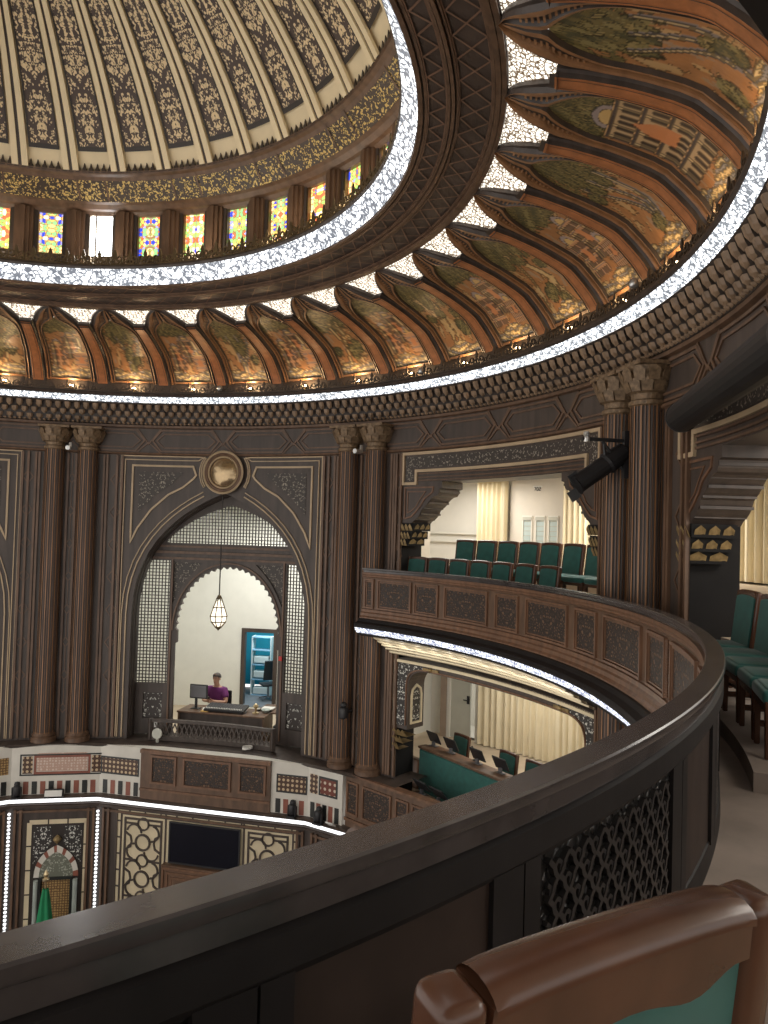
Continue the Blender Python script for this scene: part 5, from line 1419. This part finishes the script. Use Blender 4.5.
t = thing('shelf_unit', 'white and blue shelf unit in the teal room', 'shelf', lo_(.42, -.6, FB), 0)
mb = MB(); pb = pmat('pale_blue_board', (.35, .55, .70, 1), .5)
for z in (.02, .5, .95, 1.4, 1.8): mb = MB(); mb.box(lo_(.42, -.6, FB+z), (.60, .32, .03), rot=Ro); mb.build('shelf_board', pb, t)
mb = MB()
for x in (.12, .72): mb.box(lo_(x, -.6, FB+.92), (.03, .32, 1.8), rot=Ro)
mb.build('side_panel', 'paper', t)
for z, tx in ((.1, 'lowest'), (.6, 'second'), (1.05, 'third')):
    mb = MB(); mb.rbox(lo_(.42, -.58, FB+z+.06), (.46, .26, .20), .01, 1, rot=Ro); tag(mb.build('storage_box', 'paper'), 'white storage box on the %s board of the shelf in the teal room' % tx, 'box')
small('wall_light_switch', 'tiny white switch on the booth wall above the door', 'switch', [lambda m: m.plate(cb, rect(dr_-.02, dt+.42, dr_+.10, dt+.52), d0=-.02, d1=0)], 'paper')
# lantern
LP = P(9.22, 133.5, 0)
t = thing('hanging_lantern', 'pierced bronze lantern hanging on a long cord in the booth arch', 'lantern', LP+Vector((0, 0, -.70)), 0)
mb = MB(); mb.tube([LP+Vector((0, 0, 2.35)), LP+Vector((.0, 0, .02))], .014, 6); mb.build('cord', 'darkline', t)
mb = MB()
pf = [(.03, .04), (.06, -.02), (.13, -.22), (.20, -.42), (.175, -.55), (.07, -.68), (.02, -.72)]
for k in range(8):
    a = 2*math.pi*k/8; mb.tube([LP+Vector((r_*math.cos(a), r_*math.sin(a), z)) for r_, z in pf], .012, 5)
for r_, z in ((.065, -.02), (.135, -.22), (.205, -.42), (.18, -.55), (.075, -.68)):
    mb.tube([LP+Vector((r_*math.cos(2*math.pi*k/8), r_*math.sin(2*math.pi*k/8), z)) for k in range(9)], .012, 5)
mb.lathe([(0, .08), (.04, .05), (.06, -.02), (.02, -.02)], LP, 10); mb.lathe([(0, -.76), (.03, -.73), (.02, -.70)], LP, 8)
mb.build('cage', 'bronze', t)
mb = MB(); mb.lathe([(0, -.06), (.05, -.08), (.115, -.24), (.175, -.42), (.155, -.54), (.05, -.66), (0, -.67)], LP, 16); mb.build('glass', 'glasslamp', t, smooth=True)

# ---- person at the desk
def person(o, rotz):
    t = thing('person', 'grey-haired person in purple polo shirt seated at the booth desk looking at a phone', 'person', o, rotz)
    # joints in local coordinates: +y is forward, +x to the right seen from behind
    J = {'pelvis': (0, 0, .50), 'waist': (0, .01, .66), 'chest': (0, .03, .88), 'neckb': (0, .04, 1.04), 'neck': (0, .06, 1.10), 'jaw': (0, .10, 1.165), 'head': (0, .085, 1.25), 'crown': (0, .06, 1.32)}
    Rd = {'pelvis': (.17, .13), 'waist': (.17, .135), 'chest': (.185, .13), 'neckb': (.10, .075), 'neck': (.058, .058), 'jaw': (.062, .075), 'head': (.082, .095), 'crown': (.055, .065)}
    E = [('pelvis', 'waist'), ('waist', 'chest'), ('chest', 'neckb'), ('neckb', 'neck'), ('neck', 'jaw'), ('jaw', 'head'), ('head', 'crown')]
    for s_, n_ in ((1, 'r'), (-1, 'l')):
        J['sh'+n_] = (s_*.20, .04, .985); J['el'+n_] = (s_*.29, .14, .735); J['wr'+n_] = (s_*.085, .33, .775); J['pa'+n_] = (s_*.03, .37, .79)
        Rd['sh'+n_] = (.072, .072); Rd['el'+n_] = (.048, .048); Rd['wr'+n_] = (.032, .030); Rd['pa'+n_] = (.036, .020)
        E += [('chest', 'sh'+n_), ('sh'+n_, 'el'+n_), ('el'+n_, 'wr'+n_), ('wr'+n_, 'pa'+n_)]
        for q in range(4):
            x = s_*(.03-.012*q); b0 = (x+s_*.012*q, .385, .805-.016*q); b1 = (x-s_*.005, .425-.004*abs(q-1), .82-.018*q); b2 = (x-s_*.028, .428-.005*abs(q-1), .838-.018*q)
            ks = ['f%s%d%d' % (n_, q, j) for j in range(3)]
            for k, p in zip(ks, (b0, b1, b2)): J[k] = p; Rd[k] = (.0095, .0095)
            E += [('pa'+n_, ks[0]), (ks[0], ks[1]), (ks[1], ks[2])]
        J['th0'+n_] = (s_*.055, .375, .825); J['th1'+n_] = (s_*.02, .405, .85); Rd['th0'+n_] = (.011, .011); Rd['th1'+n_] = (.009, .009); E += [('wr'+n_, 'th0'+n_), ('th0'+n_, 'th1'+n_)]
        J['hip'+n_] = (s_*.10, .03, .49); J['kn'+n_] = (s_*.13, .45, .50); J['an'+n_] = (s_*.12, .42, .09); J['to'+n_] = (s_*.14, .56, .04)
        for k, v in (('hip', (.095, .09)), ('kn', (.062, .062)), ('an', (.042, .042)), ('to', (.036, .03))): Rd[k+n_] = v
        E += [('pelvis', 'hip'+n_), ('hip'+n_, 'kn'+n_), ('kn'+n_, 'an'+n_), ('an'+n_, 'to'+n_)]
    for k in J: J[k] = tuple(q*1.1 for q in J[k])
    for k in Rd: Rd[k] = tuple(q*(1.1 if Rd[k][0] > .012 else 1.0) for q in Rd[k])
    def skin(name, keys, mat_, grow=0.0, sub=2):
        idx = {k: i for i, k in enumerate(keys)}
        me = bpy.data.meshes.new(name); me.from_pydata([J[k] for k in keys], [(idx[a], idx[b]) for a, b in E if a in idx and b in idx], [])
        ob = bpy.data.objects.new(name, me); C.objects.link(ob); me.materials.append(M[mat_]); ob.parent = t
        sk = ob.modifiers.new('skin', 'SKIN'); sk.use_smooth_shade = True; ob.modifiers.new('sub', 'SUBSURF').levels = sub; ob.modifiers['sub'].render_levels = sub
        lay = me.skin_vertices[0].data if me.skin_vertices else None
        if lay is None:
            bm = bmesh.new(); bm.from_mesh(me); bm.verts.layers.skin.verify(); bm.to_mesh(me); bm.free(); lay = me.skin_vertices[0].data
        for k, i in idx.items():
            lay[i].radius = (Rd[k][0]+grow, Rd[k][1]+grow); lay[i].use_root = (i == 0)
        return ob
    body = skin('body', list(J), 'skin')
    sl = dict(J)
    for n_ in 'rl':
        a, b_ = Vector(J['sh'+n_]), Vector(J['el'+n_]); J['sleeve'+n_] = tuple(a.lerp(b_, .72)); Rd['sleeve'+n_] = (.068, .068); E.append(('sh'+n_, 'sleeve'+n_))
    Rd_old = dict(Rd); Rd['neckb'] = (.098, .075)
    shirt = skin('shirt', ['pelvis', 'waist', 'chest', 'neckb', 'shr', 'shl', 'sleever', 'sleevel'], 'shirt', .018)
    trousers = skin('trousers', ['pelvis', 'hipr', 'hipl', 'knr', 'knl', 'anr', 'anl'], 'trouser', .014)
    # head details: hair cap, ears, nose, eyes, mouth
    M4 = basis(t)
    def wl_(p): return M4 @ Vector(p)
    hc = Vector((0, .0825, 1.39)); mb = MB()
    def cap_(a, b):
        th = a*2*math.pi; ph = b*math.pi*.56; f = 1.0
        x = .106*math.sin(ph)*math.cos(th); y = .118*math.sin(ph)*math.sin(th); z = .108*math.cos(ph)
        if math.sin(th) > .2: z += .055*math.sin(ph)**3*math.sin(th)
        return wl_(hc+Vector((x, y-.012, z+.012)))
    mb.grid(cap_, 20, 8); mb.build('hair', 'hair', t, smooth=True)
    mb = MB()
    for sx in (-1, 1): mb.lathe([(0, -.032), (.012, -.02), (.016, 0), (.012, .022), (0, .03)], wl_((sx*.097, .083, 1.358)), 8)
    mb.lathe([(0, -.03), (.017, -.022), (.014, 0), (.008, .025), (0, .03)], wl_((0, .204, 1.348)), 8); mb.build('ears_and_nose', 'skin', t, smooth=True)
    mb = MB()
    for sx in (-1, 1): mb.lathe([(0, -.007), (.011, 0), (0, .007)], wl_((sx*.037, .187, 1.377)), 8); mb.box(wl_((sx*.037, .191, 1.402)), (.034, .012, .007))
    mb.box(wl_((0, .185, 1.289)), (.045, .012, .006)); mb.build('eyes_and_mouth', 'hair', t)
    return t
pp = P(10.95, 137.2, FB-.02)
person(pp, RAD(137.2)-.15)
Rp_ = Matrix.Rotation(RAD(137.2)-.15, 3, 'Z')
mb = MB(); mb.rbox(pp+Rp_ @ Vector((0, .45, .935)), (.070, .009, .14), .004, 1, rot=Rp_ @ Matrix.Rotation(RAD(-35), 3, 'X')); tag(mb.build('phone', 'plastic'), 'dark phone held in both hands by the person', 'phone')
t = thing('desk_chair', 'dark chair the person in purple sits on', 'chair', pp, 0)
mb = MB(); mb.rbox(pp+Rp_ @ Vector((0, .05, .33)), (.50, .48, .08), .03, 2, rot=Rp_); mb.build('seat', 'plastic', t)
mb = MB(); mb.rbox(pp+Rp_ @ Vector((0, -.29, .72)), (.48, .05, .58), .02, 2, rot=Rp_); mb.build('backrest', 'plastic', t)
mb = MB(); mb.tube([pp+Vector((0, 0, .06)), pp+Vector((0, 0, .30))], .03, 8)
for k in range(5): mb.tube([pp+Vector((0, 0, .09)), pp+Vector((.27*math.cos(k*1.257), .27*math.sin(k*1.257), .04))], .02, 6)
mb.build('base', 'plastic', t)

# ================================================================== LOWER GALLERY
FL = -3.5
mb = MB(); mb.ring([(8.93, -4.0), (9.75, -4.0)], 66, 109, 40); mb.ring([(9.75, -4.0), (9.75, FL-.2), (11.0, FL-.2), (11.0, FL), (13.4, FL)], 60, 122, 50)
struct(mb.build('floor_lower_gallery', 'beigefloor'))
mb = MB(); mb.ring([(9.72, -.75), (13.4, -.75)], 60, 122, 40); struct(mb.build('ceiling_lower_gallery', 'white'))
mb = MB(); mb.ring([(13.2, FL), (13.2, -.7)], 60, 107.2, 40); mb.ring([(13.2, FL), (13.2, -.7)], 110.9, 120, 10); mb.ring([(13.2, -1.3), (13.2, -.7)], 107.2, 110.9, 4)
struct(mb.build('wall_lower_gallery', 'white'))
mb = MB(); mb.ring([(13.0, FL), (13.0, -.72)], 110.9, 111.7, 2); mb.grid(lambda a, b: P(13.0+.2*a, 111.7, FL+2.78*b), 1, 1); struct(mb.build('wall_lower_pier', 'tan'))
mb = MB(); mb.ring([(14.4, FL), (14.4, -1)], 104, 114, 6); mb.ring([(13.2, FL), (14.4, FL)], 104, 114, 6); struct(mb.build('wall_corridor', 'white'))
md_ = cylmap(13.1, 108.9)
mb = MB()
for u in (-.40, .44): mb.strip(md_, [(u, FL), (u, -1.28)], .12, -.06, .10, maxseg=9)
mb.strip(md_, [(-.4, -1.30), (.44, -1.30)], .12, -.06, .10)
dr2 = struct(mb.build('door_2', 'white'))
mb = MB(); mb.plate(md_, rect(-.18, FL+.02, .38, -1.36), d0=-.02, d1=.03, step=.4, back=True); lf = mb.build('door_leaf', 'pale', dr2)
mb = MB(); mb.tube([md_(-.12, FL+1.0, -.03), md_(-.12, FL+1.0, -.09), md_(-.02, FL+1.0, -.09)], .015, 6); mb.plate(md_, rect(-.16, FL+.9, -.08, FL+1.1), d0=-.03, d1=-.02); mb.build('door_handle', 'plastic', lf)
curtain('curtain', 'long cream pleated curtain at the back of the lower gallery', 12.95, 72, 106.8, FL+.02, -.8, 44, .07, 5)
# front parapet of the lower gallery
A_ = Vector((8.24, 3.12, 0)); B_ = Vector((8.72, .75, 0)); Cc = Vector((8.72, -1.6, 0))
def segmap(A, B):
    m = (A+B)/2; uu = (A-B).normalized(); nn = Vector((-uu.y, uu.x, 0));
    if nn.x < 0: nn = -nn
    return (lambda u, z, d: m+uu*u+nn*d+Vector((0, 0, z))), (A-B).length/2
mps, hs = segmap(A_, B_); mpt, ht = segmap(B_, Cc)
mb = MB(); mb.plate(mps, rect(-hs, -4.6, hs, -3.36), d0=0, d1=.10, step=3, back=True); mb.plate(mpt, rect(-ht, -4.6, ht, -3.36), d0=0, d1=.10, step=3, back=True)
pw = struct(mb.build('wall_lower_parapet', 'wood2'))
mb = MB(); cv = MB()
for m_, h_, lst in ((mps, hs, ((1.15, .86), (.70, -.05), (-.2, -.5), (-.62, -1.15))), (mpt, ht, ((1.1, .3), (.1, -.3), (-.4, -1.1)))):
    mb.strip(m_, [(h_, -3.34), (-h_, -3.34)], .05, -.05, .14, maxseg=9); mb.strip(m_, [(h_, -4.25), (-h_, -4.25)], .06, 0, -.04, maxseg=9)
    for u0, u1 in lst:
        mb.strip(m_, rect(u1, -4.12, u0, -3.50), .04, 0, -.03, closed=True, maxseg=9); cv.plate(m_, rect(u1+.03, -4.09, u0-.03, -3.53), d0=-.008, uvc=((u0+u1)/2, -3.8))
mb.build('parapet_moulding', 'wood3', pw); cv.build('carved_panel', 'carved', pw)
# green padded bench front
t = thing('bench_front', 'long green padded bench front with brown rail in the lower gallery', 'bench', (9.6, 0.5, -4.0), 0)
mb = MB(); mb.rbox((9.62, .43, -3.42), (.10, 4.0, 1.12), .03, 2); mb.build('padding', 'green', t)
mb = MB(); mb.rbox((9.68, .40, -2.83), (.22, 4.14, .05), .012, 1); mb.box((9.70, .43, -3.5), (.06, 4.1, 1.0)); mb.build('top_rail', 'wood2', t)
mb = MB(); mb.rbox((9.62, 2.60, -3.55), (.14, .34, .90), .02, 1); mb.build('end_post', 'wood3', t)
t = thing('gallery_desk', 'narrow wooden desk behind the green padded bench front', 'desk', (9.93, .5, FL-.2), 0)
mb = MB(); mb.rbox((9.91, .4, -2.86), (.24, 3.9, .035), .008, 1); mb.build('desk_top', 'wood3', t)
for y in (2.2, .4, -1.4): mb = MB(); mb.box((9.93, y, -3.28), (.18, .05, .82)); mb.build('support', 'wood2', t)
def monitor(loc, rz, lab, w=.36, h=.27, lean=-28):
    R = Matrix.Rotation(rz, 3, 'Z'); q = R @ Matrix.Rotation(RAD(lean), 3, 'X'); loc = Vector(loc)
    t = thing('desk_monitor', lab, 'monitor', loc, 0, 'black desk monitors in the lower gallery')
    mb = MB(); mb.rbox(loc+R @ Vector((0, .0, .05+h/2)), (w, .03, h), .01, 1, rot=q); mb.build('casing', 'plastic', t)
    mb = MB(); mb.rbox(loc+R @ Vector((0, 0, .05+h/2))+q @ Vector((0, -.017, 0)), (w-.03, .004, h-.03), .001, 1, rot=q); mb.build('screen', 'screen', t)
    mb = MB(); mb.box(loc+R @ Vector((0, 0, .05)), (.06, .05, .10), rot=R); mb.rbox(loc+R @ Vector((0, 0, .008)), (.18, .14, .016), .004, 1, rot=R); mb.build('stand', 'grey', t)
RZ = RAD(90)
monitor((9.90, 2.36, -2.842), RZ, 'black monitor at the left end of the green bench front, leftmost on the rail')
monitor((9.90, 1.80, -2.842), RZ, 'black monitor in front of the left green chair in the lower gallery')
monitor((9.90, 1.0, -2.842), RZ, 'black monitor between the two green chairs in the lower gallery')
monitor((9.90, .36, -2.842), RZ, 'black monitor in front of the right green chair in the lower gallery')
t = thing('front_desk', 'narrow wooden desk behind the carved front parapet', 'desk', (9.05, 1.2, -4.0), 0)
mb = MB(); mb.rbox((9.05, .78, -3.50), (.22, 2.2, .035), .008, 1); mb.build('desk_top', 'wood2', t)
for y in (1.7, .8, -.2): mb = MB(); mb.box((9.05, y, -3.76), (.18, .05, .48)); mb.build('support', 'wood2', t)
monitor((9.06, 1.66, -3.482), RZ, 'black monitor behind the carved front parapet, nearer the pillar', .40, .26, -40)
monitor((9.06, 1.14, -3.482), RZ, 'black monitor behind the carved front parapet, nearer the handrail', .40, .26, -40)
chair(Vector((10.36, 2.32, FL-.2)), RZ, 'green chair behind the bench front in the lower gallery, left one', 'chairs in the lower gallery')
chair(Vector((10.36, .90, FL-.2)), RZ, 'green chair behind the bench front in the lower gallery, middle one', 'chairs in the lower gallery')
chair(Vector((10.36, .18, FL-.2)), RZ, 'green chair in the lower gallery, right one just showing above the handrail', 'chairs in the lower gallery')
mb = MB(); mb.tube([(10.02, 1.2, -2.84), (10.05, 1.2, -2.74), (9.98, 1.18, -2.60), (9.9, 1.16, -2.55)], .007, 6); mb.lathe([(0, -.02), (.014, -.015), (.016, .01), (0, .025)], (9.9, 1.16, -2.55), 8)
mb.lathe([(0, 0), (.05, 0), (.05, .015), (0, .02)], (10.02, 1.2, -2.842), 10); tag(mb.build('desk_microphone', 'plastic'), 'thin gooseneck microphone on the lower gallery desk', 'microphone')

# ================================================================== FIXTURES
# projection screen case along the near lintel
a, b = P(8.84, 55.5, 2.98), P(8.84, 31, 2.90)
t = thing('screen_case', 'long black roller case along the lintel right of the big pillar', 'roller case', (a+b)/2, 0)
mb = MB(); mb.tube([a, b], .165, 22); mb.build('tube', 'black', t, smooth=False)
mb = MB(); d = (b-a).normalized()
mb.tube([a+Vector((0, 0, .17)), b+Vector((0, 0, .17))], .03, 6); mb.build('top_channel', 'grey', t)
for f in (.0, .995):
    mb = MB(); mb.tube([a.lerp(b, f)-d*.01, a.lerp(b, f)+d*.03], .174, 22); mb.build('end_cap', 'plastic', t)
# tube spotlight on a wall bracket
Pc = P(8.96, 66.2, 0); n_in = -Vector((Pc.x, Pc.y, 0)).normalized()
t = thing('tube_spotlight', 'black tubular spotlight on a bracket fixed to the right pillar', 'spotlight', P(9.0, 65.5, 2.6), 0)
base = P(9.06, 65.5, 0)
mb = MB(); mb.box(base+n_in*.18+Vector((0, 0, 2.72)), (.08, .08, .62), rot=Matrix.Rotation(RAD(65.5), 3, 'Z')); mb.tube([base+n_in*.20+Vector((0, 0, 2.90)), base+n_in*.80+Vector((0, 0, 2.90))], .025, 8); mb.tube([base+n_in*.20+Vector((0, 0, 2.50)), base+n_in*.52+Vector((0, 0, 2.88))], .022, 8)
mb.tube([base+n_in*.50+Vector((0, 0, 2.90)), base+n_in*.48+Vector((0, 0, 2.70))], .02, 8)
mb.build('bracket', 'plastic', t)
mb = MB(); mb.lathe([(0, 0), (.04, 0), (.045, .05), (.03, .07), (.045, .09), (.04, .13), (0, .14)], base+n_in*.74+Vector((0, 0, 2.86)), 10); mb.build('clamp', 'chrome', t)
p0_, p1_ = base+n_in*.22+Vector((.10, .0, 2.80)), base+n_in*.90+Vector((.10, .05, 2.30))
dv = (p1_-p0_).normalized(); L = (p1_-p0_).length
mb = MB(); mb.tube([p0_, p0_+dv*.05, p0_+dv*.06, p0_+dv*L*.38, p0_+dv*L*.40, p0_+dv*L*.44, p0_+dv*L*.97, p0_+dv*L], [.08, .11, .13, .14, .15, .125, .125, .145], 16); mb.build('barrel', 'black', t, smooth=False)
mb = MB()
for sx in (-1, 1):
    c_ = p1_+dv*.03+Vector((0, 0, sx*.11)); mb.box(c_, (.14, .14, .015), rot=dv.to_track_quat('Z', 'Y').to_matrix() @ Matrix.Rotation(RAD(90), 3, 'Y'))
mb.build('barn_door', 'plastic', t)
# little fixtures on the middle and left pillars
def bullet(a, z, lab, mat_='chrome', r=8.82, s=1.0):
    t = thing('security_camera', lab, 'camera', P(r, a, z), 0); o = P(r, a, z); n = -Vector((o.x, o.y, 0)).normalized()
    mb = MB(); mb.tube([o, o+n*.16*s], .05*s, 10); mb.tube([o+n*.16*s, o+n*.165*s], .035*s, 10); mb.build('housing', mat_, t)
    mb = MB(); mb.box(o-n*.06+Vector((0, 0, .06*s)), (.05, .05, .16*s)); mb.build('mount', mat_, t)
bullet(109.6, 3.25, 'small pale security camera beside the capitals of the middle columns', r=8.70)
bullet(155.3, 3.30, 'small pale security camera between the far left columns', r=8.72)
o = P(8.62, 110.6, -2.08); t = thing('wall_speaker', 'small black moving light on the middle pair of columns', 'light', o, 0)
mb = MB(); Rr = Matrix.Rotation(RAD(110.6), 3, 'Z'); mb.rbox(o, (.16, .16, .24), .04, 2, rot=Rr); mb.rbox(o+Vector((0, 0, .16)), (.13, .13, .12), .05, 2, rot=Rr); mb.build('head', 'plastic', t, smooth=True)
mb = MB(); mb.box(o+Rr @ Vector((0, -.16, 0)), (.05, .26, .05), rot=Rr); mb.build('arm', 'plastic', t)
# the near bay's own lintel and its corbel, seen only in the top right corner
mp = cylmap(RWALL, 0); k = RAD(1)*RWALL
mb = MB(); mb.plate(mp, rect(-18*k, 2.71, 20*k, 3.25), d0=0, d1=.5, step=.3, back=True); struct(mb.build('wall_own_lintel', 'ebony'))
